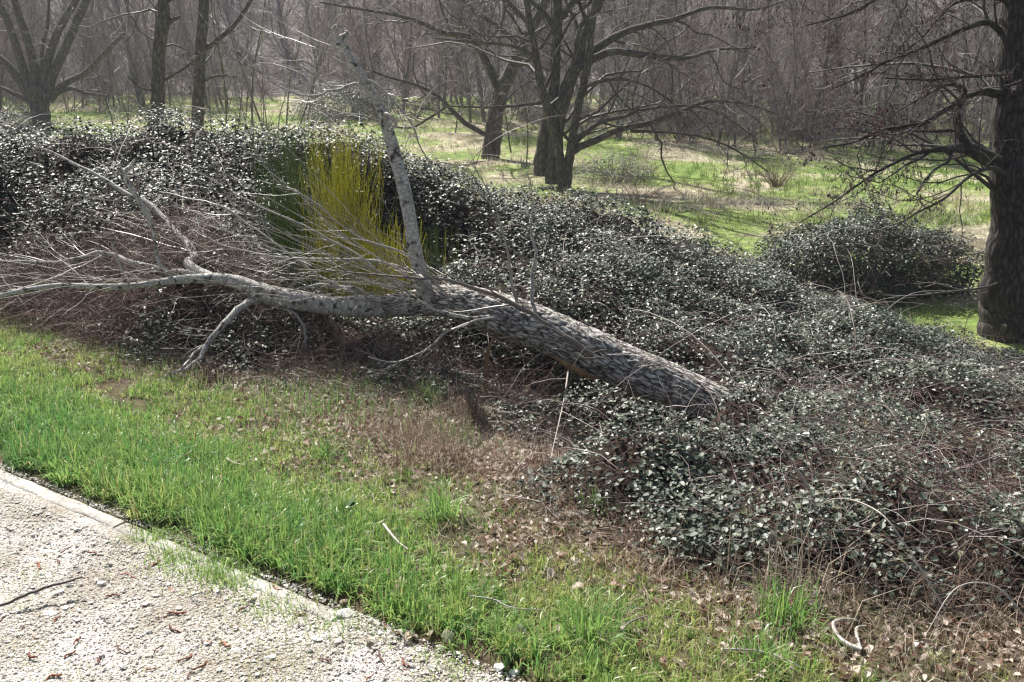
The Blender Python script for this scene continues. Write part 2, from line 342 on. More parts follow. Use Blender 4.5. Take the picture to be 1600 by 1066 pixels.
for px, py in [(1400,492),(1450,505),(1500,530),(1350,478),(500,590),(600,560),(620,620),(700,600),(760,650),(820,690),(850,640)]:
    p = hit(px, py); ctl.append([p[0], p[1], .05 if px < 900 else -.12])
for px, Y_, h_ in [(560,5.1,.10),(620,4.9,.10),(700,4.85,.09),(780,4.8,.12),(850,4.75,.10),(920,4.7,.12),(980,4.65,.15),(1040,4.6,.14),(1100,4.55,.2),(700,4.4,.0),(780,4.35,.0),(850,4.25,-.02),(910,4.15,.0),(850,3.8,-.04),(960,4.3,.08),(700,5.2,.12),(800,5.15,.14),(900,5.1,.14),(1000,5.05,.12),(1100,4.95,.25)]:
    ctl.append([(px-800)/F*Y_*1.06, Y_, h_])
for row in [(1040,655,4.7),(1075,628,4.82),(1115,600,4.88),(1160,585,4.92),(1210,590,4.95),(1280,610,4.9)]:
    p, t = at(*row); ctl.append([p[0], p[1], p[2]-float(terr(p[0], p[1]))])
for row in [(-250,215,9),(0,205,9),(150,196,8.2),(350,188,8),(560,202,8),(750,262,8),(950,325,9),(1150,372,9.3),(1350,458,9.2),(1560,550,8.5),(1700,585,8)]:
    p, t = at(*row); ctl.append([p[0]*1.2+.3, p[1]+1.9, -.1]); ctl.append([p[0]*1.2+1., p[1]+4, -.8])
ctl = np.array(ctl)
def phi(r): return r
A = phi(np.linalg.norm(ctl[:, None, :2]-ctl[None, :, :2], axis=2)); n_ = len(A)
B_ = np.block([[A+np.eye(n_)*.01, np.ones((n_, 1))], [np.ones((1, n_)), np.zeros((1, 1))]])
W_ = np.linalg.solve(B_, np.append(ctl[:, 2], 0))
def thick(x, y):
    x = np.asarray(x, float).ravel(); y = np.asarray(y, float).ravel(); out = np.empty(len(x))
    for s in range(0, len(x), 50000):
        q = np.stack([x[s:s+50000], y[s:s+50000]], 1)
        out[s:s+50000] = phi(np.linalg.norm(q[:, None]-ctl[None, :, :2], axis=2)) @ W_[:-1] + W_[-1]
    return out
gx = np.arange(-8, 7.5, .06); gy = np.arange(1.5, 12.5, .06); GX, GY = np.meshgrid(gx, gy); TH = thick(GX, GY).reshape(GX.shape)
TH = np.where(TH > 0, TH + (.50*(fbm(GX, GY, 1.5, 3, 41)-.5)+.14*(noise(GX, GY, 5, 42)-.5))*np.clip(TH/.3, 0, 1), TH)
def thk(x, y):
    fx = np.clip((x+8)/.06, 0, len(gx)-1.01); fy = np.clip((y-1.5)/.06, 0, len(gy)-1.01); i = fy.astype(int); j = fx.astype(int); u = fx-j; v = fy-i
    return (TH[i, j]*(1-u)+TH[i, j+1]*u)*(1-v)+(TH[i+1, j]*(1-u)+TH[i+1, j+1]*u)*v
gz = TH + terr(GX, GY)
gyg, gxg = np.gradient(gz, .06); AREA = np.sqrt(1+gyg**2+gxg**2)
def proj(P):
    """picture position of world points, used only to leave out what no nearby view can see"""
    x, y, z = P[..., 0], P[..., 1], P[..., 2]-CAMZ
    f = y*math.cos(PITCH)-z*math.sin(PITCH); u = y*math.sin(PITCH)+z*math.cos(PITCH)
    return 800+F*x/f, 533-F*u/f
clr = [(-.98, 5.72, .26), (-1.28, 5.92, .26)]
def sample_thicket(n, wfun=None, minth=.03):
    wgt = AREA*(TH > minth); px, py = proj(np.stack([GX, GY, gz], -1))
    wgt = wgt*((px > -330) & (px < 1900))*(1.0/np.clip(GY, 3, 9)**.7)
    if wfun is not None: wgt = wgt*wfun(GX, GY)
    for a_, b_, c_ in clr: wgt = wgt*(1-.93*np.exp(-((((GX-a_)/c_)**2+((GY-b_)/.22)**2))**2))
    c = np.cumsum(wgt.ravel()); c /= c[-1]; k = np.searchsorted(c, rs.rand(n)); i, j = np.unravel_index(k, GX.shape)
    x = gx[j]+(rs.rand(n)-.5)*.06; y = gy[i]+(rs.rand(n)-.5)*.06
    nrm = np.stack([-gxg[i, j], -gyg[i, j], np.ones(n)], 1); nrm /= np.linalg.norm(nrm, axis=1, keepdims=True)
    return x, y, nrm

def orient(n, tilt, nrm=None, nw=0.4):
    """random frames: (forward, side, up) with up tilted from vertical"""
    up = rs.randn(n, 3)*tilt; up[:, 2] += 1
    if nrm is not None: up = up+nw*nrm
    up /= np.linalg.norm(up, axis=1, keepdims=True)
    a = rs.rand(n)*2*math.pi; f = np.stack([np.cos(a), np.sin(a), np.zeros(n)], 1); f -= (f*up).sum(1, keepdims=True)*up; f /= np.linalg.norm(f, axis=1, keepdims=True)
    return f, np.cross(up, f), up
def leaves(mb, C, size, tilt=.55, nrm=None, nw=.4, rich=True, r=None, wd=.38, curl=0.12):
    n = len(C); f, s, u = orient(n, tilt, nrm, nw); L = size[:, None]
    if r is None: r = rs.rand(n)
    cv = curl*(.6+.8*rs.rand(n))[:, None]
    if rich:
        pts = [(0, 0, 0), (.3, wd*1.05, cv*.8), (.3, -wd*1.05, cv*.8), (.72, wd*.9, cv*.3), (.72, -wd*.9, cv*.3), (1.04, 0, -cv)]
        V = np.stack([C+L*(a*f+b*s+c*u) for a, b, c in pts], 1)
        F0 = np.array([[0, 5, 1], [1, 5, 3], [0, 2, 5], [2, 4, 5]])
    else:
        pts = [(0, 0, 0), (.5, wd*1.05, cv), (.5, -wd*1.05, cv), (1, 0, -cv*.3)]
        V = np.stack([C+L*(a*f+b*s+c*u) for a, b, c in pts], 1); F0 = np.array([[0, 3, 1], [0, 2, 3]])
    k = len(pts); mb.add(V.reshape(-1, 3), (np.arange(n)[:, None, None]*k+F0[None]).reshape(-1, 3), np.repeat(r, k))
def blades(mb, B, L, wid, lean=.35, r=None, seg=2, droop=.4, dirn=None):
    n = len(B); a = rs.rand(n)*2*math.pi; h = np.stack([np.cos(a), np.sin(a), 0*a], 1)
    if dirn is not None: h = h+dirn; h /= np.linalg.norm(h, axis=1, keepdims=True)
    ln = np.abs(rs.randn(n))[:, None]*lean; s = np.stack([-h[:, 1], h[:, 0], 0*a], 1); rot = (rs.rand(n)-.5)[:, None]*2; s = s*np.cos(rot)+h*np.sin(rot)
    if r is None: r = rs.rand(n)
    d0 = np.stack([0*a, 0*a, 0*a+1], 1)+h*ln*.5; d0 /= np.linalg.norm(d0, axis=1, keepdims=True)
    L = L[:, None]; w_ = wid[:, None]/2
    p0 = B; p1 = B+d0*L*.5; d1 = d0+h*ln*1.3-np.array([0, 0, 1])*droop*ln*.8; d1 /= np.linalg.norm(d1, axis=1, keepdims=True); p2 = p1+d1*L*.5
    if seg == 2:
        V = np.stack([p0-s*w_, p0+s*w_, p1-s*w_*.8, p1+s*w_*.8, p2], 1); F0 = np.array([[0, 1, 3], [0, 3, 2], [2, 3, 4]])
    else:
        V = np.stack([p0-s*w_, p0+s*w_, p2], 1); F0 = np.array([[0, 1, 2]])
    k = V.shape[1]; mb.add(V.reshape(-1, 3), (np.arange(n)[:, None, None]*k+F0[None]).reshape(-1, 3), np.repeat(r, k))
def arcs(start, direc, L, rad, K=7, grav=-.12, wig=.12, tip=.35):
    d_ = direc/np.linalg.norm(direc, axis=1, keepdims=True); st = (L/(K-1))[:, None]; out = [start]
    for k in range(K-1):
        out.append(out[-1]+d_*st); d_ = d_+wig*rs.randn(*d_.shape)+np.array([0, 0, grav]); d_ /= np.linalg.norm(d_, axis=1, keepdims=True)
    return np.stack(out, 1), rad[:, None]*np.linspace(1, tip, K)[None]

# zones of the thicket, in ground coordinates: dry purple-brown patches with few leaves
def dryness(x, y):
    a = np.exp(-(((x-2.5)/1.3)**2+((y-5.3)/.5)**2))*.4          # right, middle distance
    b = np.exp(-(((x+3.2)/2.1)**2+((y-5.95)/.6)**2)**2)*1.0          # left, lower front of the mound
    c = sm(.14, .02, thk(x, y))*.5
    e = sm(.56, .72, fbm(x, y, .8, 3, 51))*.3*sm(6.2, 5.5, y)
    f_ = np.exp(-(((x+.8)/1.5)**2+((y-5.4)/.4)**2))*.6*sm(.7, -.1, x)
    return np.clip(a+b+c+e+f_, 0, .97)
TK = MB()
x, y, nr = sample_thicket(270000, lambda a, b: (1-dryness(a, b))*(.2+.35*sm(5.6, 6.2, b)+1.1*sm(.40, .58, fbm(a, b, 3.4, 2, 61))))
h_ = thk(x, y); dep = np.abs(rs.randn(len(x)))*.09*np.clip(h_/.25, .2, 1.4)-.01
z = terr(x, y)+np.maximum(h_-dep, .01); C = np.stack([x, y, z], 1)-nr*np.maximum(0, np.where(nr[:, 2] < .6, dep*.5, 0))[:, None]
near = y < 4.1; sz = (.013+.018*rs.rand(len(x))**1.2)*np.interp(y, [2.5, 4, 7], [.88, .95, 1.15])*(.75+.5*noise(x, y, 6, 66))
rr = np.clip(rs.rand(len(x))*.9+.1*fbm(x, y, 2, 2, 4), 0, 1)
leaves(TK, C[near], sz[near], .42, nr[near], .35, True, rr[near])
leaves(TK, C[~near], sz[~near]*1.12, .42, nr[~near], .35, False, rr[~near])
thicket = TK.build('bramble_thicket', M['bramble'], smooth=False)
setp(thicket, 'tangled evergreen bramble thicket covering the bank behind and in front of the fallen tree', 'bramble', kind='stuff')
# canes
CN = MB()
x, y, nr = sample_thicket(5200, lambda a, b: .5+1.0*dryness(a, b)); h_ = thk(x, y); n = len(x)
st = np.stack([x, y, terr(x, y)+h_-.05*rs.rand(n)], 1); a = rs.rand(n)*6.283; dr = np.stack([np.cos(a), np.sin(a), .25+.5*rs.rand(n)], 1)
L = .15+.42*rs.rand(n)**2; q, r_ = arcs(st, dr, L, .0011+.0016*rs.rand(n)**2, 6, -.18, .18); CN.tubes(q, r_, 3, rs.rand(n))
x, y, nr = sample_thicket(110); n = len(x); st = np.stack([x, y, terr(x, y)+thk(x, y)-.1], 1); a = rs.rand(n)*6.283; dr = np.stack([np.cos(a), np.sin(a), .9+.8*rs.rand(n)], 1)
q, r_ = arcs(st, dr, .5+.9*rs.rand(n), .0018+.0018*rs.rand(n), 12, -.13, .07); CN.tubes(q, r_, 4, .55+.45*rs.rand(n))
o = CN.build('cane', M['cane'], thicket); o['kind'] = 'stuff'
# dry stems, twiggy thatch, old grass in the thicket
DS = MB()
x, y, nr = sample_thicket(17000, lambda a, b: dryness(a, b)**1.7+.01); n = len(x); h_ = thk(x, y)
st = np.stack([x, y, terr(x, y)+h_*(.2+.8*rs.rand(n))], 1); dr = rs.randn(n, 3)*.6; dr[:, 2] += .5
q, r_ = arcs(st, dr, .10+.28*rs.rand(n), .0008+.0009*rs.rand(n), 4, -.3, .28); DS.tubes(q, r_, 3, rs.rand(n))
o = DS.build('dry_stem', M['deadstem'], thicket); o['kind'] = 'stuff'
# dark sheet close under the leaves: dead-stem brown with the thicket's shade painted in
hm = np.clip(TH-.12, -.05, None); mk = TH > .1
inn = sheet('thicket_interior', GX[::2, ::2], GY[::2, ::2], (terr(GX, GY)+np.where(mk, hm*.97, -.25)+.05*(noise(GX, GY, 9, 77)-.5))[::2, ::2], M['mould_shade'], kind='stuff', parent=thicket)

# ------------------------------------------------------------------ fallen tree
def worley(u, v, cu, cv, per):
    """distance to cell edge on an unrolled trunk (u wraps every per)"""
    n1 = max(3, int(round(per/cu))); cu = per/n1; vmax = v.max()+cv; n2 = int(vmax/cv)+2
    i, j = np.meshgrid(np.arange(n1), np.arange(-1, n2), indexing='ij'); i = i.ravel(); j = j.ravel()
    pu = (i+.5*(j % 2)+.75*rs.rand(len(i)))*cu; pv = (j+rs.rand(len(i))*.9)*cv
    PU = np.concatenate([pu-per, pu, pu+per])/cu; PV = np.concatenate([pv]*3)/cv
    out = np.empty(len(u))
    for s in range(0, len(u), 2000):
        dd_ = (u[s:s+2000, None]/cu-PU[None])**2+(v[s:s+2000, None]/cv-PV[None])**2; pp = np.partition(dd_, 1, axis=1)[:, :2]; out[s:s+2000] = np.sqrt(pp[:, 1])-np.sqrt(pp[:, 0])
    return out
def hero_tube(P, Rr, k, amp, cu, cv, gn=.0, cap=False):
    """thick limb with plated bark as geometry"""
    K = len(P); T = np.gradient(P, axis=0); T /= np.linalg.norm(T, axis=1, keepdims=True)
    ref = np.array([0, 1., 0]) if abs(P[-1]-P[0])[1] < abs(P[-1]-P[0]).max()*.5 else np.array([1., 0, 0])
    A = ref-(T@ref)[:, None]*T; A /= np.linalg.norm(A, axis=1, keepdims=True); B = np.cross(T, A)
    th = np.arange(k)*2*math.pi/k; L = np.concatenate([[0], np.cumsum(np.linalg.norm(np.diff(P, axis=0), axis=1))])
    rm = Rr.mean(); U = np.broadcast_to(th*rm, (K, k)).ravel(); Vv = np.broadcast_to(L[:, None], (K, k)).ravel()
    wu = U+.02*(fbm(U*1.0, Vv, 22, 2, 3)-.5)
    if amp > 0:
        wu = U+.035*(fbm(U*1.0, Vv*.6, 20, 3, 3)-.5)
        e = worley(wu, Vv+.10*(fbm(U, Vv, 16, 3, 5)-.5), cu*1.5, cv, 2*math.pi*rm); e = np.clip(e*3.2, 0, 1)
        rg = np.clip(np.abs(fbm(wu*1.1/cu, Vv*.3/cu, 1, 2, 15)-.5)*9, 0, 1)
        hgt = ((.45+.55*rg)*e**.6).reshape(K, k)
        hgt = hgt + .35*(fbm(U, Vv, 90, 2, 9)-.5).reshape(K, k)
    else: hgt = np.zeros((K, k))
    lump = (fbm(U*1.0, Vv, 7, 3, 11)-.5).reshape(K, k)
    rad = Rr[:, None]*(1+gn*lump)+amp*(hgt-.7)
    V = P[:, None]+rad[:, :, None]*(A[:, None]*np.cos(th)[None, :, None]+B[:, None]*np.sin(th)[None, :, None])
    i = (np.arange(K-1)*k)[:, None]; j = np.arange(k)[None]; j2 = (j+1) % k
    q = np.stack([i+j, i+j2, i+k+j2, i+k+j], -1).reshape(-1, 4); mb = MB()
    rnd = np.clip(hgt, 0, 1).ravel() if amp > 0 else np.full(K*k, .5)
    mb.add(V.reshape(-1, 3), q, rnd, np.stack([U, Vv], 1))
    if cap:
        for e_, ii in ((0, np.arange(k)), (K-1, (K-1)*k+np.arange(k))):
            vv = V.reshape(-1, 3)[ii]; c = vv.mean(0); mb.add(np.vstack([vv, c]), np.array([[a_, (a_+1) % k, k] for a_ in range(k)]), .2)
    return mb
# bark that reads its relief: ridges pale, furrows dark
def ridge_mat():
    m, n, b = new_mat('plated_bark'); a = attr(n, 'rnd'); c = ramp(n, [(.05, (.06, .05, .042)), (.3, (.30, .28, .25)), (.8, (.60, .58, .545))]); n.links.new(a.outputs['Fac'], c.inputs[0])
    L = n.links; uvn = attr(n, 'bark'); mp = n.nodes.new("ShaderNodeMapping"); mp.inputs["Scale"].default_value = (46, 14, 1); L.new(uvn.outputs["Vector"], mp.inputs[0])
    wn = n.nodes.new("ShaderNodeTexNoise"); wn.inputs["Scale"].default_value = .9; wn.inputs["Detail"].default_value = 4; L.new(mp.outputs[0], wn.inputs[0])
    sc = n.nodes.new("ShaderNodeVectorMath"); sc.operation = 'SCALE'; sc.inputs["Scale"].default_value = 2.0; L.new(wn.outputs["Color"], sc.inputs[0])
    ad = n.nodes.new("ShaderNodeVectorMath"); ad.operation = 'ADD'; L.new(mp.outputs[0], ad.inputs[0]); L.new(sc.outputs[0], ad.inputs[1])
    vo = n.nodes.new("ShaderNodeTexVoronoi"); vo.feature = 'DISTANCE_TO_EDGE'; vo.inputs["Scale"].default_value = 1; L.new(ad.outputs[0], vo.inputs["Vector"])
    r2 = ramp(n, [(.02, (.22, .19, .165)), (.13, (.80, .79, .77)), (.4, (1.2, 1.2, 1.2))]); L.new(vo.outputs[0], r2.inputs[0])
    mx = n.nodes.new("ShaderNodeMixRGB"); mx.blend_type = 'MULTIPLY'; mx.inputs[0].default_value = 1; L.new(c.outputs[0], mx.inputs[1]); L.new(r2.outputs[0], mx.inputs[2])
    L.new(mx.outputs[0], b.inputs["Base Color"]); b.inputs["Roughness"].default_value = .75; b.inputs["Specular IOR Level"].default_value = .35
    mh = n.nodes.new("ShaderNodeMath"); mh.operation = 'MINIMUM'; mh.inputs[1].default_value = .16; L.new(vo.outputs[0], mh.inputs[0])
    bp = n.nodes.new("ShaderNodeBump"); bp.inputs["Strength"].default_value = 1; bp.inputs["Distance"].default_value = .03; L.new(mh.outputs[0], bp.inputs["Height"]); L.new(bp.outputs[0], b.inputs["Normal"])
    return m
M['ridge'] = ridge_mat()
ft0 = hit(1260, 790)
FT = empty('fallen_tree', (1.35, 5.0, float(terr(1.35, 5.0))), 'fallen tree with plated grey bark lying across the brambles, one limb still pointing up', 'tree')
def ftb(mb, name, mat, stuff=False, label=None):
    for k in range(len(mb.v)): mb.v[k] = rel(mb.v[k], FT)
    o = mb.build(name, mat, FT)
    if stuff: o['kind'] = 'stuff'
    if label: o['label'] = label
    return o
Pt, Rt = pline([(1250,745,50,4.85),(1130,642,62,5.03),(1000,583,68,5.15),(920,548,69,5.2),(850,516,68,5.25),(780,492,66,5.3),(730,476,60,5.33),(690,470,50,5.36),(650,474,40,5.38),(600,478,34,5.4)], 330)
mbk = hero_tube(Pt, Rt, 110, .0095, .017, .10, .16, True); ftb(mbk, 'trunk', M['ridge'])
P2, R2_ = pline([(640,475,36,5.38),(600,478,34,5.4),(560,478,33,5.4),(520,478,30,5.4),(480,472,31,5.4),(430,464,32,5.4),(400,455,29,5.4),(372,442,22,5.4),(340,436,19,5.4),(300,436,15,5.38),(250,441,12,5.35),(205,447,10,5.3),(150,448,9,5.25),(95,446,8,5.2),(40,453,7,5.1),(0,462,7,5.05),(-60,476,6,5.0),(-130,500,3,4.95)], 220)
R2_ = R2_*(1+.10*(fbm(np.arange(220)*.1, np.zeros(220), 1, 2, 5)-.5)); ftb(hero_tube(P2, R2_, 24, .0, .02, .05, .22, True), 'limb', M['bark_smooth'], label='long grey limb continuing the trunk to the left')
P3, R3 = pline([(668,468,30,5.34),(660,440,25,5.34),(650,400,22,5.35),(641,345,21,5.36),(631,295,21,5.38),(619,250,21,5.4),(606,205,19,5.4),(598,178,17,5.4),(585,150,15,5.4),(566,122,15,5.38),(551,97,14,5.36),(540,78,13,5.36),(530,66,15,5.36),(525,58,13,5.36)], 110)
ftb(hero_tube(P3, R3, 20, .0, .02, .05, .25, True), 'limb', M['bark_smooth'], label='broken pale limb pointing up out of the trunk')
subl = []
for rows, nm in [
    ([(400,468,11,5.35),(372,484,11,5.25),(345,510,10,5.15),(325,538,9,5.08),(312,562,8,5.0),(285,578,7,4.9),(262,592,6,4.82),(244,602,3,4.78)], 'branch'),
    ([(322,540,5,5.08),(300,556,4,5.0),(285,574,4,4.92),(265,598,2,4.82)], 'branch'),
    ([(266,434,7,5.35),(250,412,6,5.35),(243,385,5,5.35),(238,360,5,5.35),(228,338,4,5.35),(214,308,3,5.35)], 'branch'),
    ([(238,350,6,5.5),(222,320,7,5.5),(205,292,8,5.5),(196,274,7,5.5),(204,260,6,5.5),(214,248,3,5.5)], 'branch'),
    ([(205,446,5,5.3),(192,425,4,5.3),(183,402,4,5.3),(176,378,2,5.3)], 'branch'),
    ([(345,437,15,5.42),(318,428,16,5.5),(295,415,15,5.6),(302,400,14,5.7),(290,378,12,5.85),(268,358,11,5.95),(236,322,9,6.1),(189,297,7,6.2),(135,264,5,6.3),(84,240,4,6.4),(55,228,2,6.4)], 'branch'),
    ([(315,430,13,5.5),(272,424,12,5.6),(243,421,12,5.65),(196,407,9,5.75),(162,396,6,5.85),(128,401,5,5.9),(78,411,4,5.95),(0,407,3,6),(-60,400,2,6)], 'branch'),
    ([(165,399,4,5.85),(130,415,3,5.8),(80,436,3,5.7),(0,462,3,5.6)], 'branch'),
    ([(395,470,4,5.4),(456,488,5,5.35),(474,508,5,5.3),(477,550,5,5.25),(480,592,4,5.2),(481,620,3,5.15)], 'branch'),
    ([(780,500,5,5.25),(760,498,4,5.1),(706,515,4,5.0),(665,546,3,4.95),(620,566,3,4.9),(574,559,2,4.85)], 'branch'),
    ([(785,496,7,5.2),(740,497,7,5.15),(700,492,6,5.12),(655,470,4,5.1),(620,440,3,5.08)], 'branch'),
    ([(590,476,6,5.35),(575,462,6,5.3),(555,450,6,5.28),(500,446,5,5.25),(450,455,3,5.2)], 'branch'),
    ([(839,490,6,5.2),(832,451,5,5.2),(836,405,4,5.2),(836,384,4,5.2),(831,350,3,5.2),(833,310,2,5.2),(824,270,1.5,5.2)], 'branch'),
    ([(807,476,5,5.2),(797,418,4,5.2),(783,350,3,5.2),(765,300,2,5.2),(735,255,1.5,5.2)], 'branch'),
    ([(575,142,6,5.38),(560,130,5,5.36),(540,137,5,5.3),(507,145,4,5.25),(473,149,3,5.2),(422,125,3,5.15),(368,81,2,5.1),(328,44,1.5,5.05),(300,0,1,5)], 'branch'),
    ([(612,205,5,5.38),(600,178,5,5.3),(618,190,4,5.25),(612,203,3,5.2)], 'branch'),
    ([(625,450,4,5.3),(560,400,4,5.3),(480,355,3,5.3),(400,320,3,5.3),(330,280,2,5.3),(280,255,1.3,5.3)], 'branch'),
    ([(690,452,5,5.3),(640,400,4,5.2),(560,370,3,5.15),(500,320,2.5,5.1),(440,290,2,5.1),(400,240,1.3,5.1)], 'branch'),
    ([(560,462,5,5.35),(500,430,4,5.35),(430,380,3,5.4),(360,330,3,5.5),(300,310,2,5.6),(250,300,1.3,5.7)], 'branch'),
    ([(655,430,4,5.35),(590,410,4,5.35),(500,405,3,5.35),(420,400,2.5,5.3),(340,380,2,5.3),(290,350,1.3,5.3)], 'branch'),
    ([(528,64,10,5.36),(534,60,10,5.36),(541,52,6,5.36),(543,48,3,5.36)], 'branch'),
    ([(560,118,5,5.38),(600,140,4,5.35),(640,190,3,5.3),(668,250,2,5.3),(690,300,1.5,5.25)], 'branch')]:
    P_, R_ = pline(rows, 5*len(rows)); P_ = P_+np.stack([.012*(fbm(np.arange(len(P_))*.33, np.full(len(P_), k_*7.7+rows[0][0]), 1, 2, 5)-.5)*2 for k_ in range(3)], 1)
    mb = MB(); mb.tubes(P_, R_, 8 if rows[0][2] > 4 else 5, .75); mb.uv = [mb.uv[0]]
    ftb(mb, 'branch', M['bark_smooth'] if rows[0][2] > 5.5 else M['twig']); subl.append((P_, R_))
# fine twigs
TW = MB()
def res(P_, R_, K=10):
    i = np.linspace(0, len(P_)-1, K); k = np.minimum(i.astype(int), len(P_)-2); u = (i-k)[:, None]; return P_[k]*(1-u)+P_[k+1]*u, R_[k]*(1-u[:, 0])+R_[k+1]*u[:, 0]
allb = [res(*b) for b in subl]; BP = np.stack([b[0] for b in allb]); BR = np.stack([b[1] for b in allb])
q1, r1 = grow(BP, BR, 9, .2, .98, (20, 55), .42, 8, .13, .03, .5, .25, .0012, (-.5, 0, .25), .45); TW.tubes(q1, r1, 3, rs.rand(len(q1)))
q2, r2 = grow(q1, r1, 3, .2, .95, (20, 50), .5, 6, .13, .03, .6, .3, .0009, (-.3, 0, .2), .3); TW.tubes(q2, r2, 3, rs.rand(len(q2)))
# long whippy shoots fanning up and to the left from the trunk
ii = rs.randint(150, 330, 36); a0 = Pt[ii]; dr = np.stack([-1.0-.6*rs.rand(36), .5*rs.randn(36), .25+.55*rs.rand(36)], 1)
q, r_ = arcs(a0, dr, .7+1.0*rs.rand(36), .0018+.0016*rs.rand(36), 14, .01, .06, .3); TW.tubes(q, r_, 4, .4+.6*rs.rand(36))
q1, r1 = grow(q, r_, 5, .2, .95, (18, 45), .38, 8, .12, .02, .55, .3, .001); TW.tubes(q1, r1, 3, .3+.7*rs.rand(len(q1)))
q2, r2 = grow(q1, r1, 2, .2, .9, (20, 50), .4, 5, .12, .0, .6, .3, .0009); TW.tubes(q2, r2, 3, .3+.7*rs.rand(len(q2)))
ii = rs.randint(20, 220, 60); a0 = P2[ii]; dr = np.stack([-.7-.6*rs.rand(60), .6*rs.randn(60), .1+.8*rs.rand(60)], 1)
q, r_ = arcs(a0, dr, .35+.8*rs.rand(60), .0016+.0014*rs.rand(60), 12, .0, .08, .3); TW.tubes(q, r_, 3, .3+.7*rs.rand(60))
q1, r1 = grow(q, r_, 4, .2, .95, (18, 50), .4, 7, .13, .02, .55, .3, .0009); TW.tubes(q1, r1, 3, .3+.7*rs.rand(len(q1)))
# shoots to the upper left of the upright limb
ii = rs.randint(40, 108, 26); a0 = P3[ii]; dr = np.stack([-1+.9*rs.randn(26), .4*rs.randn(26), .5+.5*rs.rand(26)], 1)
q, r_ = arcs(a0, dr, .35+.7*rs.rand(26), .0016+.001*rs.rand(26), 12, .0, .10, .3); TW.tubes(q, r_, 3, .5+.5*rs.rand(26))
q1, r1 = grow(q, r_, 4, .2, .95, (18, 50), .4, 7, .13, .02, .55, .3, .0009); TW.tubes(q1, r1, 3, .5+.5*rs.rand(len(q1)))
# dense shoots round the butt end
ii = rs.randint(0, 120, 60); a0 = Pt[ii]+np.array([0, -.08, 0]); dr = np.stack([rs.randn(60), -.3+.5*rs.randn(60), .35+.6*rs.rand(60)], 1)
q, r_ = arcs(a0, dr, .2+.5*rs.rand(60)**2, .0012+.0012*rs.rand(60), 10, -.03, .12, .3); TW.tubes(q, r_, 3, rs.rand(60))
q1, r1 = grow(q, r_, 3, .2, .95, (18, 60), .4, 7, .16, .0, .55, .3, .0009); TW.tubes(q1, r1, 3, rs.rand(len(q1)))
ftb(TW, 'twig', M['twig'], True)
# torn wood under the trunk
sp = MB(); p_, _ = at(893, 572, 5.08); a_ = np.array([[p_[0]-.09, p_[1], p_[2]+.045], [p_[0]-.02, p_[1]-.02, p_[2]+.01], [p_[0]+.06, p_[1]-.02, p_[2]-.035], [p_[0]+.13, p_[1], p_[2]-.075]])
sp.tubes(crom(a_, 10), np.interp(np.linspace(0, 1, 10), [0, .5, 1], [.006, .022, .006]), 7); ftb(sp, 'torn_wood', M['heart'])

# the branch leaning over the trunk, and other loose sticks
def stick(name, rows, mat, label, cat='branch', sub=0, group=None, wig=.01, k=7, r=.5, bias=None, ng=3):
    P_, R_ = pline(rows, 6*len(rows)); n = len(P_)
    P_ = P_+np.stack([wig*(fbm(np.arange(n)*.35, np.full(n, q*9.1+rows[0][1]), 1, 2, 6)-.5) for q in range(3)], 1)
    mb = MB(); mb.tubes(P_, R_, k, r); org = P_[0].copy()
    if sub:
        a, b = res(P_, R_, 12); q, rr_ = grow(a[None], b[None], sub, .25, .97, (20, 55), .3, 7, .12, .01, .5, .3, .001, bias, .4 if bias else 0)
        mb.tubes(q, rr_, 3, r)
        if ng: q, rr_ = grow(q, rr_, ng, .2, .95, (20, 55), .45, 5, .12, .01, .6, .3, .0009); mb.tubes(q, rr_, 3, r)
    mb.v = [v - org for v in mb.v]
    o = mb.build(name, mat); o.location = org; return setp(o, label, cat, group)
stick('leaning_branch', [(926,556,9,5.0),(895,533,9,5.0),(868,516,8,5.02),(834,492,8,5.05),(800,473,7,5.08),(750,453,6,5.1),(699,438,5,5.1),(641,433,4,5.1),(564,428,3,5.1),(500,420,2,5.1),(450,400,1.5,5.1)], M['twig'], 'long thin brown branch lying slantwise over the plated trunk', sub=14, r=.25, bias=(-.4, 0, .3))
stick('bent_stem', [(776,522,5,5.2),(768,535,6,5.15),(762,552,7,5.1),(759,575,6,5.05),(759,600,6,5.0),(761,622,5,4.95)], M['heart'], 'bent ochre stem standing under the fallen trunk', 'stem')
stick('fallen_twig', [(-40,955,4,2.6),(20,938,5,2.63),(60,921,5,2.67),(100,910,4,2.7),(128,903,3,2.72)], M['darktwig'], 'dark forked twig lying on the gravel path', 'twig', sub=3, ng=0)
def gstick(name, pts, wd, mat, label, lift=.02, sub=0, r=.5, arch=0, cat='twig'):
    rows = []
    for i, (px, py) in enumerate(pts):
        p = hit(px, py); t = p[1]
        pp = p + np.array([0, 0, lift+arch*math.sin(math.pi*i/(len(pts)-1))]); rows.append([*pp, wd/2*t/F*(1-.6*i/(len(pts)-1))])
    c = crom(rows, 6*len(rows)); mb = MB(); mb.tubes(c[:, :3], np.maximum(c[:, 3], .0008), 6, r)
    if sub: q, rr_ = grow(res(c[:, :3], c[:, 3], 10)[0][None], res(c[:, :3], c[:, 3], 10)[1][None], sub, .3, .95, (20, 55), .35, 6, .12, 0, .6, .3, .0009); mb.tubes(q, rr_, 3, r)
    org = c[0, :3].copy(); mb.v = [v-org for v in mb.v]; o = mb.build(name, mat); o.location = org; return setp(o, label, cat)
gstick('bleached_stick', [(1345,1030),(1325,1022),(1308,1008),(1300,990),(1308,983),(1325,981),(1338,984)], 10, M['twig'], 'curled bleached stick at the edge of the grass bank, bent like a hook', .03, r=1.0)
gstick('bleached_stick', [(1343,1030),(1338,1012),(1336,998),(1342,993),(1352,992)], 8, M['twig'], 'short bleached prong beside the hooked stick', .03, r=1.0)
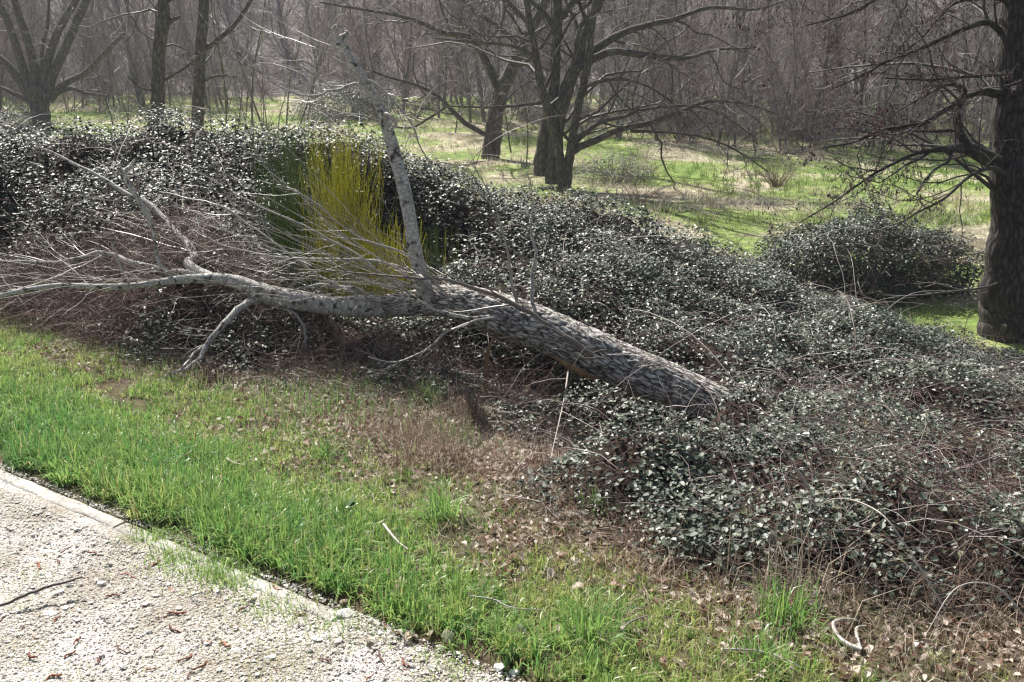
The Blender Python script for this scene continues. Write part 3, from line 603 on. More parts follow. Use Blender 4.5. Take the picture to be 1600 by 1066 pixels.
gstick('fallen_twig', [(1130,1034),(1175,1036),(1210,1044),(1250,1062)], 5, M['twig'], 'grey forked twig lying on the grass near the bottom edge', .04, 4, .8)
gstick('fallen_twig', [(735,950),(770,955),(800,968),(850,972)], 4, M['twig'], 'thin grey twig among dead leaves in the short grass', .04, 4, .7)
gstick('fallen_twig', [(600,840),(620,865),(638,880)], 6, M['twig'], 'short pale stick standing out of the middle of the verge', .05, 0, .8)
gstick('fallen_twig', [(355,735),(368,742),(384,745)], 6, M['straw'], 'stubby pale stick in the upper verge grass', .05, 0, .9)
gstick('fallen_twig', [(970,1010),(985,995),(1012,985)], 6, M['twig'], 'thick short twig slanting in the grass by the tuft', .05, 0, .5)
gstick('dead_cane', [(1470,1000),(1400,985),(1350,960),(1290,900),(1240,860)], 4, M['cane'], 'long bleached cane arching over the bottom right bank', .10, 3, .9, .25, 'cane')
gstick('dead_cane', [(1600,1020),(1540,1015),(1480,1018),(1440,1040)], 4, M['cane'], 'grey cane trailing out of the bottom right corner', .10, 3, .9, .12, 'cane')
gstick('dead_cane', [(905,655),(890,640),(880,705),(860,760)], 4, M['cane'], 'pale cane hanging in front of the dark hollow', .12, 3, .9, .2, 'cane')

# ------------------------------------------------------------------ standing trees
def tree(name, base, stems, limbs, mat, tmat, label, lev=((6, .5), (5, .5), (4, .5)), cones=0, group=None, grav=.02, rm=.003, tk_=14, lmax=3.2, bias=None, bw=0.):
    """stems/limbs: rows (px, py, width, Y). Empty at the base; parts trunk, limb, twig, catkin"""
    e = empty(name, base, label, 'tree', group); L = []
    for kind, lst in (('trunk', stems), ('limb', limbs)):
        for rows in lst:
            (a0, b0, _w, _y), (a1, b1, w1, y1) = rows[-2], rows[-1]
            if kind == 'trunk' and b1 < 0: k_ = 260/max(1, abs(b1-b0)); rows = rows+[(a1+(a1-a0)*k_+20, b1-260, w1*.55, y1), (a1+(a1-a0)*k_*1.8-10, b1-480, 1.2, y1)]
            P_, R_ = pline(rows, 7*len(rows)); n = len(P_); wv = .35*R_[:, None]
            P_ = P_+wv*np.stack([(fbm(np.arange(n)*.3, np.full(n, q*5.3+rows[0][0]), 1, 2, 8)-.5) for q in range(3)], 1)
            if R_[0] > .1: mb = hero_tube(P_, R_, 28, .014 if R_[0] > .2 else 0.008, .06, .2, .12)
            else: mb = MB(); mb.tubes(P_, R_, 9, .6)
            mb.v = [rel(v, e) for v in mb.v]; mb.build(kind, mat, e); L.append(res(P_, R_, tk_))
    P = np.stack([a[0] for a in L]); Q = np.stack([a[1] for a in L]); T = MB(); ends = []
    for k, (n, ln) in enumerate(lev):
        P, Q = grow(P, Q, n, .18, 1.0, (32, 80), ln, (8, 6, 4)[k], .27, grav, .5, .25, rm*(1-.18*k), Lmax=lmax*(1, .6, .35)[k], bias=bias, bw=bw); T.tubes(P, Q, 4 if k == 0 else 3, rs.rand(len(P))*(.45 if k == 0 else 1)); ends.append((P, Q))
    T.v = [rel(v, e) for v in T.v]; o = T.build('crown', tmat, e); o['kind'] = 'stuff'
    if cones:
        P = ends[-1][0]; idx = rs.randint(0, len(P), cones); kk = rs.randint(1, P.shape[1], cones); st = P[idx, kk]
        dr = np.stack([.3*rs.randn(cones), .3*rs.randn(cones), -np.ones(cones)], 1); q, r_ = arcs(st, dr, .012+.016*rs.rand(cones), np.full(cones, .0045), 2, -.1, .05, .9)
        C_ = MB(); C_.tubes(q, r_, 3, rs.rand(cones)); C_.v = [rel(v, e) for v in C_.v]; o = C_.build('catkin', M['cone'], e); o['kind'] = 'stuff'
    return e
yr = 9.8
b_ = hit(1568, 530)
RTb = [(1574,545,96,yr),(1573,520,86,yr),(1575,470,78,yr),(1578,400,72,yr),(1582,300,68,yr),(1586,220,66,yr),(1590,100,66,yr),(1600,-60,60,yr+.05),(1610,-400,48,yr+.2),(1600,-800,30,yr+.4)]
tree('alder_tree', (at(1568,540,yr)[0]), [RTb], [
 [(1577,149,16,yr),(1533,144,13,yr-.1),(1509,152,11,yr-.2),(1465,179,9,yr-.3),(1438,194,8,yr-.35),(1381,203,6,yr-.4),(1330,223,4,yr-.4),(1280,232,2,yr-.4)],
 [(1570,262,26,yr),(1540,246,24,yr-.15),(1509,232,20,yr-.25),(1472,233,11,yr-.35),(1432,240,6,yr-.4),(1381,263,5,yr-.5),(1347,284,4,yr-.5),(1310,311,3,yr-.6),(1249,348,2,yr-.6)],
 [(1515,236,14,yr-.2),(1499,205,13,yr-.2),(1496,175,9,yr-.2),(1506,152,7,yr-.2),(1505,137,6,yr-.25),(1479,133,5,yr-.3),(1442,152,4,yr-.4),(1405,172,2,yr-.5)],
 [(1498,204,6,yr-.2),(1450,205,5,yr-.1),(1398,203,3,yr),(1350,190,2,yr)],
 [(1570,270,8,yr-.2),(1546,263,7,yr-.5),(1513,277,5,yr-.8),(1475,311,4,yr-1),(1432,333,3,yr-1.2),(1398,355,2,yr-1.3)],
 [(1582,70,12,yr),(1560,47,10,yr),(1543,36,9,yr-.1),(1509,44,8,yr-.2),(1465,64,7,yr-.3),(1432,79,6,yr-.4),(1381,98,5,yr-.5),(1354,115,4,yr-.5),(1303,138,2,yr-.6)],
 [(1578,116,6,yr),(1550,118,5,yr-.3),(1500,121,4,yr-.5),(1448,125,3,yr-.7),(1381,122,2,yr-.9)],
 [(1594,27,10,yr),(1578,8,8,yr),(1557,-2,7,yr),(1500,2,5,yr),(1470,25,4,yr),(1440,60,3,yr),(1400,90,2,yr)],
 [(1590,-20,12,yr),(1540,-60,10,yr),(1480,-60,8,yr-.2),(1400,-20,6,yr-.4),(1330,20,4,yr-.6),(1260,40,2,yr-.8)],
 [(1580,-90,12,yr),(1450,-160,9,yr-.3),(1350,-120,6,yr-.5),(1270,-60,4,yr-.7),(1200,-10,2,yr-1)],
 [(1590,180,10,yr),(1640,160,9,yr),(1720,150,6,yr),(1800,170,3,yr)]],
 M['bark_dark'], M['darktwig'], 'big dark trunked alder tree at the right edge with low spreading limbs', ((11, .62), (7, .5), (5, .5)), 4500, rm=.003, lmax=2.4, bias=(-1, -.1, .1), bw=.45)
yc = 20.6
tree('alder_tree', at(872,292,yc)[0], [
 [(846,275,30,yc+.3),(849,240,26,yc+.3),(852,200,20,yc+.3),(864,142,18,yc+.3),(868,84,17,yc+.3),(871,34,15,yc+.3),(872,-60,13,yc+.3),(880,-300,8,yc+.3)],
 [(866,285,30,yc+.2),(868,240,26,yc+.2),(873,190,22,yc+.2),(888,135,21,yc+.2),(903,91,20,yc+.2),(912,44,16,yc+.2),(935,5,13,yc+.2),(960,-120,9,yc+.2)],
 [(880,297,17,yc-.1),(875,250,15,yc-.1),(867,214,14,yc-.1),(854,169,13,yc-.1),(841,111,12,yc-.1),(834,68,11,yc-.1),(827,27,10,yc-.1),(818,-30,8,yc-.1),(800,-200,5,yc)],
 [(884,299,17,yc-.1),(889,255,15,yc-.1),(894,220,13,yc-.1),(905,162,12,yc-.1),(915,118,12,yc-.1),(922,68,11,yc-.1),(930,0,9,yc-.1),(950,-150,5,yc)]],
 [[(893,238,12,yc-.1),(905,230,12,yc-.1),(935,217,12,yc-.2),(969,202,10,yc-.3),(1013,193,9,yc-.4),(1054,178,8,yc-.5),(1095,162,6,yc-.6),(1130,158,4,yc-.7),(1185,168,3,yc-.8),(1240,190,2,yc-.9)],
  [(896,226,7,yc-.1),(935,193,7,yc-.2),(976,182,6,yc-.3),(1003,172,5,yc-.3),(1064,165,4,yc-.4),(1120,175,3,yc-.5),(1180,215,2,yc-.6)],
  [(900,108,14,yc+.1),(929,91,13,yc),(962,81,12,yc),(1016,88,10,yc),(1070,91,7,yc-.2),(1120,78,5,yc-.3),(1180,75,3,yc-.4)],
  [(908,100,15,yc+.2),(929,78,14,yc+.2),(969,54,12,yc+.3),(1013,39,10,yc+.3),(1054,30,8,yc+.4),(1110,12,6,yc+.5),(1180,15,4,yc+.6),(1230,0,2,yc+.6)],
  [(838,90,8,yc-.1),(800,72,6,yc-.5),(740,66,4,yc-.8),(680,60,2,yc-1)],
  [(850,160,6,yc-.1),(810,165,5,yc-.5),(760,168,4,yc-.8),(700,166,2,yc-1)],
  [(905,140,6,yc-.1),(950,125,6,yc-.5),(1000,130,4,yc-.8),(1050,160,3,yc-1),(1075,200,2,yc-1)],
  [(985,205,5,yc-.3),(1040,207,4,yc-.5),(1100,215,4,yc-.6),(1150,235,3,yc-.7),(1200,268,2,yc-.8)],
  [(875,30,10,yc+.3),(910,-10,9,yc+.3),(980,-60,6,yc+.3)], [(870,60,9,yc),(850,20,8,yc),(790,-20,6,yc),(700,-40,4,yc)]],
 M['bark_mid'], M['darktwig'], 'bare alder tree with four stems rising from one base, behind the fallen tree', ((10, .6), (8, .5), (5, .5)), 7000, rm=.005)
ym = 25.6
tree('alder_tree', at(768,246,ym)[0], [
 [(764,252,30,ym),(768,225,28,ym),(773,189,26,ym),(783,145,24,ym),(804,101,20,ym),(820,61,17,ym),(844,20,15,ym),(870,-60,12,ym),(900,-250,8,ym)]],
 [[(783,150,14,ym),(763,105,12,ym),(746,71,11,ym),(726,57,10,ym),(692,51,9,ym),(655,34,7,ym),(621,24,6,ym),(560,14,4,ym),(500,4,2,ym)],
  [(757,210,8,ym),(723,189,8,ym-.2),(689,155,6,ym-.4),(655,135,5,ym-.5),(591,115,4,ym-.7),(540,90,2,ym-.8)],
  [(812,70,9,ym),(780,44,8,ym),(746,20,6,ym),(700,-20,4,ym)],
  [(700,165,4,ym-.3),(670,185,4,ym-.4),(640,200,3,ym-.5),(600,195,2,ym-.6)],
  [(795,115,8,ym),(840,80,7,ym+.3),(880,20,5,ym+.5)],
  [(830,40,8,ym),(760,-20,7,ym),(650,-40,5,ym),(560,-60,3,ym)]],
 M['bark_mid'], M['darktwig'], 'leaning bare alder tree with one stout trunk, left of the four stemmed tree', ((13, .55), (8, .5), (5, .5)), 3500, rm=.006)
yl = 33.
tree('pollard_willow', at(64,205,yl)[0], [
 [(65,212,30,yl),(65,190,27,yl),(62,165,29,yl),(62,145,34,yl),(62,134,22,yl)]],
 [[(52,158,18,yl),(40,120,14,yl),(25,70,12,yl),(10,30,11,yl),(-8,-10,10,yl),(-40,-100,6,yl)],
  [(58,148,16,yl),(52,100,13,yl),(42,60,12,yl),(30,25,11,yl),(20,-10,9,yl),(0,-100,5,yl)],
  [(66,146,15,yl),(72,105,13,yl),(88,57,12,yl),(105,22,11,yl),(120,-5,10,yl),(150,-100,6,yl)],
  [(74,148,16,yl),(84,115,14,yl),(105,68,13,yl),(122,30,12,yl),(137,-5,11,yl),(170,-100,6,yl)],
  [(50,160,16,yl),(35,132,13,yl),(10,100,12,yl),(-20,75,10,yl),(-60,30,6,yl)],
  [(78,158,12,yl),(100,132,10,yl),(132,115,9,yl),(159,88,8,yl),(180,66,7,yl),(197,50,5,yl)],
  [(78,152,8,yl),(110,139,6,yl),(135,146,5,yl),(170,150,3,yl)],
  [(48,160,9,yl),(20,145,7,yl),(-10,132,5,yl)],
  [(64,140,7,yl),(66,80,6,yl),(74,40,5,yl),(78,-20,3,yl)]],
 M['bark_mid'], M['darktwig'], 'thick pollarded tree fanning many straight limbs from a short mossy trunk', ((10, .36), (6, .45), (3, .5)), 0, rm=.007, grav=.05)
for rows, lm, lb in [
  ([(242,215,24,20),(244,180,23,20),(248,135,21,20),(248,84,20,20),(256,34,19,20),(256,-10,17,20),(262,-200,10,20)], [[(258,42,8,20),(268,32,7,20),(282,26,4,20)], [(244,140,5,20),(220,138,4,19.7),(200,120,2,19.5)], [(250,130,5,20),(290,105,4,20),(320,80,2,20)]], 'dark straight trunked tree behind the brambles, left one of the close pair'),
  ([(309,215,20,22),(309,175,19,22),(311,118,18,22),(314,68,17,22),(319,0,16,22),(326,-150,9,22)], [[(318,80,9,22),(340,62,8,22),(368,37,7,22),(392,0,6,22),(420,-60,3,22)], [(312,130,5,22),(340,118,4,21.7),(370,120,2,21.5)]], 'dark straight trunked tree behind the brambles, right one of the close pair')]:
    tree('slender_tree', at(*rows[0][:2], rows[0][3])[0], [rows], lm, M['bark_mid'], M['darktwig'], lb, ((9, .3), (6, .5), (4, .5)), 0, rm=.0055)

# thin saplings in front of the wood, then the wood itself: prototypes copied one by one
def proto(h, r0, lev, K=10, lean=.05, mat='bark_mid', tmat='farwood', stems=1, rm=.008, up=.04, spread=(25, 60)):
    P = []; Rr = []
    for s in range(stems):
        d_ = np.array([lean*rs.randn()*2.5, lean*rs.randn()*2.5, 1.]); p = np.array([.12*s*rs.randn(), .12*s*rs.randn(), -.15]); pts = [p]
        for k in range(K-1): pts.append(pts[-1]+d_/np.linalg.norm(d_)*h*(.75+.25/(s+1))/(K-1)); d_ = d_+np.array([rs.randn()*.07, rs.randn()*.07, 0])
        P.append(pts); Rr.append(r0*(1-.2*(s > 0))*np.linspace(1, .18, K))
    P = np.array(P); Rr = np.array(Rr); tms = []
    for s in range(stems): tm = MB(); tm.tubes(P[s], Rr[s], 7, .5); tms.append(tm)
    cm = MB(); A_, B_ = P, Rr
    for k, (n, ln, t0) in enumerate(lev):
        A_, B_ = grow(A_, B_, n, t0, .98, spread, ln, (6, 5, 3)[k], .16, up, .5, .25, rm*(1-.2*k)); cm.tubes(A_, B_, 4 if k == 0 else 3, rs.rand(len(A_)))
    ts = [tm.build('trunk' if r0 > .03 else 'stem', M[mat]) for tm in tms]; c = cm.build('crown', M[tmat]); c['kind'] = 'stuff'; return (*ts, c)
used = set()
def plant_tree(pr, name, loc, rz, sc, label, group, cat='tree'):
    e = empty(name, loc, label, cat, group); e.rotation_euler = (0, 0, rz); e.scale = (sc, sc, sc)
    for o in pr:
        if o.name in used: c = o.copy(); COL.objects.link(c)
        else: c = o; used.add(o.name)
        c.parent = e
    return e
sap = [proto(4.2, .022, ((22, .22, .1), (4, .4, .2)), rm=.0035, tmat='twig', mat='bark_pale', up=.08, spread=(20, 45)) for _ in range(3)]
med = [proto(8.5, .062, ((26, .32, .06), (10, .45, .1), (7, .5, .1)), stems=s_, rm=.008, tmat=t_, mat='bark_wood', spread=(20, 50)) for s_, t_ in ((1, 'farwood'), (2, 'redwood'), (3, 'farwood'), (1, 'redwood'))]
far = [proto(10, .075, ((20, .36, .06), (9, .45, .1), (5, .5, .1)), stems=s_, rm=.013, tmat=t_, mat='bark_wood', spread=(20, 50)) for s_, t_ in ((1, 'farwood'), (2, 'farwood'), (2, 'redwood'))]
shr = [proto(1.9, .02, ((9, .5, .05), (7, .5, .1), (4, .5, .1)), stems=9, lean=.22, rm=.005, tmat=t_, mat='bark_mid', K=8) for t_ in ('farwood', 'redwood')]
def where(px):
    for lim, nm in [(130, 'behind the pollarded tree'), (300, 'behind the left dark straight trunk'), (430, 'behind the right dark straight trunk'), (600, 'behind the broken limb'), (760, 'left of the leaning alder'), (860, 'behind the leaning alder'), (1000, 'behind the four stemmed alder'), (1150, 'above the four stemmed alder low limbs'), (1300, 'left side between big alders'), (1450, 'right side between big alders'), (1600, 'behind the right hand alder')]:
        if px < lim: return nm
    return 'beyond the right hand alder'
def fr(i): return sap[i % 3]
spots = [(335,26),(352,23),(372,27),(388,24),(405,22),(412,26),(424,25),(436,23),(449,27),(462,24),(478,26),(275,27),(290,25),(228,27),(205,29),(190,27),(360,30),(396,31),(440,30),(822,24),(800,27),(1100,34),(1330,30),(1440,28),(1180,33),(712,31)]
for i, (px, Y_) in enumerate(spots):
    x_ = (px-800)/F*Y_; z_ = float(terr(x_, Y_))
    left = px < 520
    plant_tree(fr(i), 'sapling', (x_, Y_, z_), rs.rand()*6, .75+.5*rs.rand(), ('thin leafless sapling in the left cluster, ' if left else 'lone thin sapling in the meadow, ')+where(px), 'saplings in the left cluster' if left else 'lone saplings before the wood')
mk_ = ['slender grey', 'two stemmed reddish', 'many stemmed grey', 'slender reddish']; fk_ = ['slender grey', 'forked grey', 'forked reddish']
def edge_y(px): return np.interp(px, [-200, 0, 400, 600, 800, 1000, 1600, 1900], [40, 38, 42, 38, 35, 29, 27, 27])
for row, (dy, n) in enumerate([(0, 44), (3.5, 46), (8, 46), (14, 44)]):
    for k in range(n):
        px = -260+2120*(k+.5+.8*(rs.rand()-.5))/n; Y_ = edge_y(px)+dy+1.0*rs.randn()
        if 440 < px < 545 and Y_ < 52 and rs.rand() < .85: continue
        x_ = (px-800)/F*Y_*1.03; q_ = rs.randint(4)
        lb = mk_[q_]+' tree, '+['front row of the wood, ', 'second row of the wood, ', 'deep in the wood, ', 'slope foot, '][row]+where(px)
        plant_tree(med[q_], 'woodland_tree', (x_, Y_, float(terr(x_, Y_))-.05), rs.rand()*6, .65+.5*rs.rand(), lb, 'trees of the wood, '+['front row', 'second row', 'deep in the wood', 'foot of the slope'][row])
for k in range(230):
    Y_ = 54+80*rs.rand()**1.2; x_ = (rs.rand()*2-1)*Y_*.64; q_ = rs.randint(3)
    plant_tree(far[q_], 'hillside_tree', (x_, Y_, float(terr(x_, Y_))-.3), rs.rand()*6, .8+.6*rs.rand(), fk_[q_]+' tree, '+('lower' if Y_ < 85 else 'upper')+' wooded hillside, '+where(800+F*x_/Y_), 'trees on the hillside')
for k in range(110):
    px = -200+2000*rs.rand(); Y_ = edge_y(px)-1+7*rs.rand(); x_ = (px-800)/F*Y_*1.03; q_ = k % 2
    if 440 < px < 545: continue
    plant_tree(shr[q_], 'undergrowth_shrub', (x_, Y_, float(terr(x_, Y_))), rs.rand()*6, .6+.7*rs.rand(), ('grey', 'reddish')[q_]+' leafless shrub at the wood edge, '+where(px), 'shrubs along the wood edge', 'shrub')

# ------------------------------------------------------------------ bushes with their own shape
def bush(name, base, rx, ry, hz, nl, label, leafmat, size, stems=60, smat='cane', leafy=True, r=None, cat='bush', tw=2, rad=.004):
    e = empty(name, base, label, cat); a = rs.rand(stems)*6.283; st = np.stack([rx*.35*np.cos(a)*rs.rand(stems), ry*.35*np.sin(a)*rs.rand(stems), 0*a], 1)
    dr = np.stack([rx*np.cos(a), ry*np.sin(a), hz*(.5+1.2*rs.rand(stems))], 1); q, r_ = arcs(st, dr, np.linalg.norm(dr, axis=1)*(.6+.35*rs.rand(stems)), np.full(stems, rad), 9, -.10, .13)
    sb = MB(); sb.tubes(q, r_, 4, rs.rand(stems)); q1, r1 = grow(q, r_, 5, .2, .98, (25, 65), .45, 5, .18, -.02, .6, .3, .0016); sb.tubes(q1, r1, 3, rs.rand(len(q1)))
    if tw > 1: q2, r2 = grow(q1, r1, 3, .2, .98, (25, 65), .5, 3, .18, -.02, .7, .3, .0013); sb.tubes(q2, r2, 3, rs.rand(len(q2)))
    o = sb.build('stem', M[smat], e); o['kind'] = 'stuff'
    if leafy:
        g_ = rs.randn(nl, 3); g_ /= np.linalg.norm(g_, axis=1, keepdims=True); g_[:, 2] = np.abs(g_[:, 2])
        lump = 1+.85*(fbm(g_[:, 0]*2+3, g_[:, 1]*2+g_[:, 2]*2+5, 1.6, 3, 12)-.5); rr_ = (1-.18*np.abs(rs.randn(nl))).clip(.2, 1.1)*lump
        C = g_*rr_[:, None]*np.array([rx, ry, hz]); C[:, 2] = np.maximum(C[:, 2], .02); lb = MB(); leaves(lb, C, size*(.7+.6*rs.rand(nl)), .45, g_, .4, False, rs.rand(nl) if r is None else r(nl))
        o = lb.build('foliage', M[leafmat], e, smooth=False); o['kind'] = 'stuff'
    return e
p = hit(1368, 462); bush('bramble_bush', p+np.array([0, .5, 0]), 1.32, .9, .93, 27000, 'rounded dark bramble bush standing alone on the grass left of the dark trunk', 'bramble', .040, 200, r=lambda n: .06+.6*rs.rand(n))  # leaf tones kept to the dark end: the bush's shaded side put into colour
p = hit(962, 284); bush('grey_bush', p, .85, .6, .65, 3000, 'low grey twiggy bush in the meadow right of the four stemmed tree', 'bramble', .03, 80, 'twig', rad=.005, tw=2)
p = hit(20, 205); bush('grey_bush', p, 1.3, .9, .75, 5000, 'pale grey bush at the left edge beside the pollarded tree', 'bramble', .04, 80, 'twig', rad=.008)
p = hit(540, 186); bush('grey_bush', p, 1.9, 1.2, 1.25, 7000, 'far grey bush in the clearing behind the broken limb', 'bramble', .06, 90, 'twig', rad=.01)
p = hit(1215, 292); bush('red_stemmed_shrub', p, .45, .4, .55, 0, 'small reddish leafless shrub in the pale part of the meadow', 'bramble', .03, 50, 'deadstem', False, rad=.006)
p = hit(1000, 322); bush('red_stemmed_shrub', p, .45, .4, .6, 0, 'thin leafless shrub on the green grass below the grey bush', 'bramble', .03, 26, 'deadstem', False, rad=.005)
p = hit(1395, 590); bush('weed_clump', p+np.array([0, 0, 0]), .5, .4, .4, 500, 'dry weedy clump on the bank below the rounded bush', 'bramble', .03, 50, 'deadstem', rad=.003)
# broom: upright wands
def broom(name, rows, mat, label, n, hgt, spread, rad=.0023):
    e = empty(name, rows, label, 'broom bush'); g_ = rs.randn(n, 2)*spread; st = np.stack([g_[:, 0], g_[:, 1], 0*g_[:, 0]], 1)
    dr = np.stack([g_[:, 0]*.32, g_[:, 1]*.32, np.full(n, 1.)], 1)+.045*rs.randn(n, 3); L = hgt*(.5+.5*rs.rand(n)**.8)
    q, r_ = arcs(st, dr, L, np.full(n, rad), 9, .04, .04, .4); m_ = MB(); m_.tubes(q, r_, 3, rs.rand(n))
    q1, r1 = grow(q, r_, 9, .15, .95, (8, 22), .26, 5, .05, .12, .7, .5, .0013); m_.tubes(q1, r1, 3, rs.rand(len(q1)))
    o = m_.build('wand', M[mat], e); o['kind'] = 'stuff'; return e
pb = at(537, 400, 5.75)[0]; pb[2] = at(537, 462, 5.75)[0][2]; broom('broom_bush', pb, 'broomy', 'broom bush of upright bright yellow wands behind the fallen trunk', 170, .98, .065, .0018)
pb = at(470, 400, 5.95)[0]; pb[2] = at(470, 445, 5.95)[0][2]; broom('broom_bush', pb, 'broomg', 'broom bush of upright dark green wands left of the yellow broom', 150, .98, .085)
pb = at(585, 400, 5.75)[0]; pb[2] = at(575, 480, 5.75)[0][2]; broom('broom_bush', pb, 'broomy', 'shorter olive yellow broom shoots right below the tall yellow broom', 140, .55, .15)
pb = at(668, 420, 6.3)[0]; pb[2] = at(668, 450, 6.3)[0][2]; broom('broom_bush', pb, 'broomg', 'small green broom just right of the broken limb', 60, .42, .08)

# ------------------------------------------------------------------ grass, litter, stones
def inview(x, y, z=0., mx=120):
    px, py = proj(np.stack([x, y, z+0*x], -1)); return (px > -mx-60) & (px < 1600+mx) & (py < 1066+mx)
def verge_edge(t): # width of the green strip along the kerb
    return np.interp(t, [-4, -1.5, 0, 1.2, 2.2, 2.9, 3.6, 4.6], [1.9, 1.5, 1.26, 1.06, .78, .66, .64, .42])
GR = MB(); nc = 25000
t_ = rs.rand(nc)*9-4; d_ = -.01+rs.rand(nc)*2.1; x = K0[0]+t_*KT[0]+d_*KN[0]; y = K0[1]+t_*KT[1]+d_*KN[1]
edge = verge_edge(t_)+.25*(fbm(x, y, 3, 3, 71)-.5)
bare = sm(.49, .64, fbm(x, y, 4.5, 3, 72))*sm(.15, .7, d_/edge)
e0 = .03+.07*noise(t_, 0*t_, 6, 73)
keep = inview(x, y) & (rs.rand(nc) < (1-sm(-.14, .16, d_-edge))*(1-.88*bare)) & (d_ > e0)
x, y, d_, t_, edge = x[keep], y[keep], d_[keep], t_[keep], edge[keep]; nc = len(x)
tall = np.clip(.25+.9*sm(.85, .15, d_/edge)*sm(3.2, 1.6, t_)+.6*(fbm(x, y, 2.5, 2, 75)-.4)+.12*rs.randn(nc), .2, 1.2)
rc0 = np.clip(.24+.45*(tall-.3)+.20*rs.randn(nc)+.4*(noise(x, y, 3, 76)-.5)+.08, 0.16, 1)
nb_ = (6+14*rs.rand(nc)*(.6+.6*tall)).astype(int); ix = np.repeat(np.arange(nc), nb_); n = len(ix)
ang = rs.rand(n)*6.283; rad = (.004+.018*rs.rand(n))*(.6+.7*tall[ix]); ox, oy = np.cos(ang), np.sin(ang)
bx, by = x[ix]+rad*ox, y[ix]+rad*oy; L = (.024+.066*tall[ix])*(.5+.75*rs.rand(n)); rc = np.clip(rc0[ix]+.12*rs.randn(n), .03, 1)
dead = rs.rand(n) < .06; rc[dead] = rs.rand(dead.sum())*.06
blades(GR, np.stack([bx, by, terr(bx, by)-.004], 1), L, .0028+.0030*rs.rand(n)*(.5+.7*tall[ix]), 1.0, rc, 2, .85, 1.6*np.stack([ox, oy, 0*ox], 1))
print('grass', n)
def tuft_pts(px, py, n, s, Ly, g=None):
    p = hit(px, py); q = rs.randn(n, 2)*s; return np.stack([p[0]+q[:, 0], p[1]+q[:, 1], terr(p[0]+q[:, 0], p[1]+q[:, 1])-.004], 1)
# grass across the kerb and creeping weeds on the gravel
for px, py, n, s in [(245,845,240,.035),(275,875,420,.05),(335,895,800,.06),(375,908,300,.045),(415,945,150,.05),(215,840,100,.03),(470,960,120,.05),(530,975,160,.05),(700,1040,200,.06),(600,985,150,.06)]:
    B = tuft_pts(px, py, n, s, .05); blades(GR, B, .022+.035*rs.rand(n), .0022+.0022*rs.rand(n), 1.5, .25+.5*rs.rand(n))
for px, py, n, s in [(600,600,900,.28),(480,640,900,.25),(560,585,500,.15),(120,500,700,.35),(260,560,500,.2),(700,690,250,.12),(1180,960,0,.1)]:
    if n: B = tuft_pts(px, py, n, s, .05); blades(GR, B, .05+.09*rs.rand(n), np.full(n, .003), .6, .5+.5*rs.rand(n))
o = GR.build('verge_grass', M['grass'], smooth=True); setp(o, 'fresh green grass verge along the concrete edging', 'grass', kind='stuff')
# individual tufts
for px, py, n, s, Lb, lb in [(690,815,130,.03,.20,'spiky dark green grass tuft spreading in the middle of the verge'),(1225,975,170,.04,.20,'tall leafy grass tuft at the right end of the verge'),(508,720,70,.02,.17,'slim upright grass tuft near the upper edge of the verge'),(668,632,150,.035,.17,'bright green grass tuft below the fallen trunk'),(920,1000,190,.05,.17,'thick grass tuft near the bottom edge of the picture'),(1190,1035,150,.045,.13,'grass tuft at the lower right corner of the verge'),(150,520,80,.03,.13,'grass tuft at the foot of the dry stems on the left'),(930,800,60,.03,.14,'thin grass tuft at the mouth of the dark hollow'),(350,820,230,.06,.15,'lush dark grass tuft leaning over the edging')]:
    p = hit(px, py); q = rs.randn(n, 2)*s; m_ = MB(); blades(m_, np.stack([q[:, 0], q[:, 1], terr(p[0]+q[:, 0], p[1]+q[:, 1])-p[2]-.004], 1), Lb*(.5+.6*rs.rand(n)), np.full(n, .0042), 1.15, .45+.5*rs.rand(n), 2, .8, 14*np.stack([q[:, 0], q[:, 1], 0*q[:, 0]], 1))
    o = m_.build('grass_tuft', M['grass']); o.location = p; setp(o, lb, 'grass tuft')
# pale and purple dead grass clumps with long hanging blades
for px, py, n, s, Lb, lb, up in [(150,480,520,.12,.34,'arching clump of dry brown grass hanging below the left limb',.1),(230,500,420,.14,.30,'dry grass clump draped over the bank under the left limb',.1),(270,455,320,.10,.34,'tawny grass clump directly under the long limb',.1),(330,600,200,.07,.16,'reddish dry clump beside the propping branch',0),(690,720,420,.14,.17,'flattened pale grass clump at the end of the green verge',0),(640,690,420,.14,.18,'brown dead grass clump below the trunk',0),(1205,925,60,.13,.26,'pale upright straw stalks in front of the right brambles',0),(1290,948,55,.13,.28,'straw coloured stalks right of the pale stalks',0),(1480,930,200,.16,.26,'ragged dry grass at the foot of the far right brambles',0),(1040,890,260,.14,.16,'bleached grass clump at the foot of the dark hollow',0),(730,660,260,.10,.22,'dry grass clump behind the bright green tuft',.0),(600,520,200,.05,.22,'dark dry grass hanging under the trunk junction',.1)]:
    p = hit(px, py); q = (rs.randn(n, 2)*s*.72).clip(-1.9*s, 1.9*s); m_ = MB(); blades(m_, np.stack([q[:, 0], q[:, 1], terr(p[0]+q[:, 0], p[1]+q[:, 1])-p[2]+up], 1), Lb*(.4+.8*rs.rand(n))*(1.05 if 'stalks' in lb else 1), np.full(n, .0034 if 'stalks' in lb else .0026), .5 if 'stalks' in lb else 1.0, rs.rand(n)*.5+.5*('stalks' in lb), 2, 1.0)
    o = m_.build('dry_grass_clump', M['straw'] if px > 600 else M['deadstem']); o.location = p; setp(o, lb, 'dry grass')
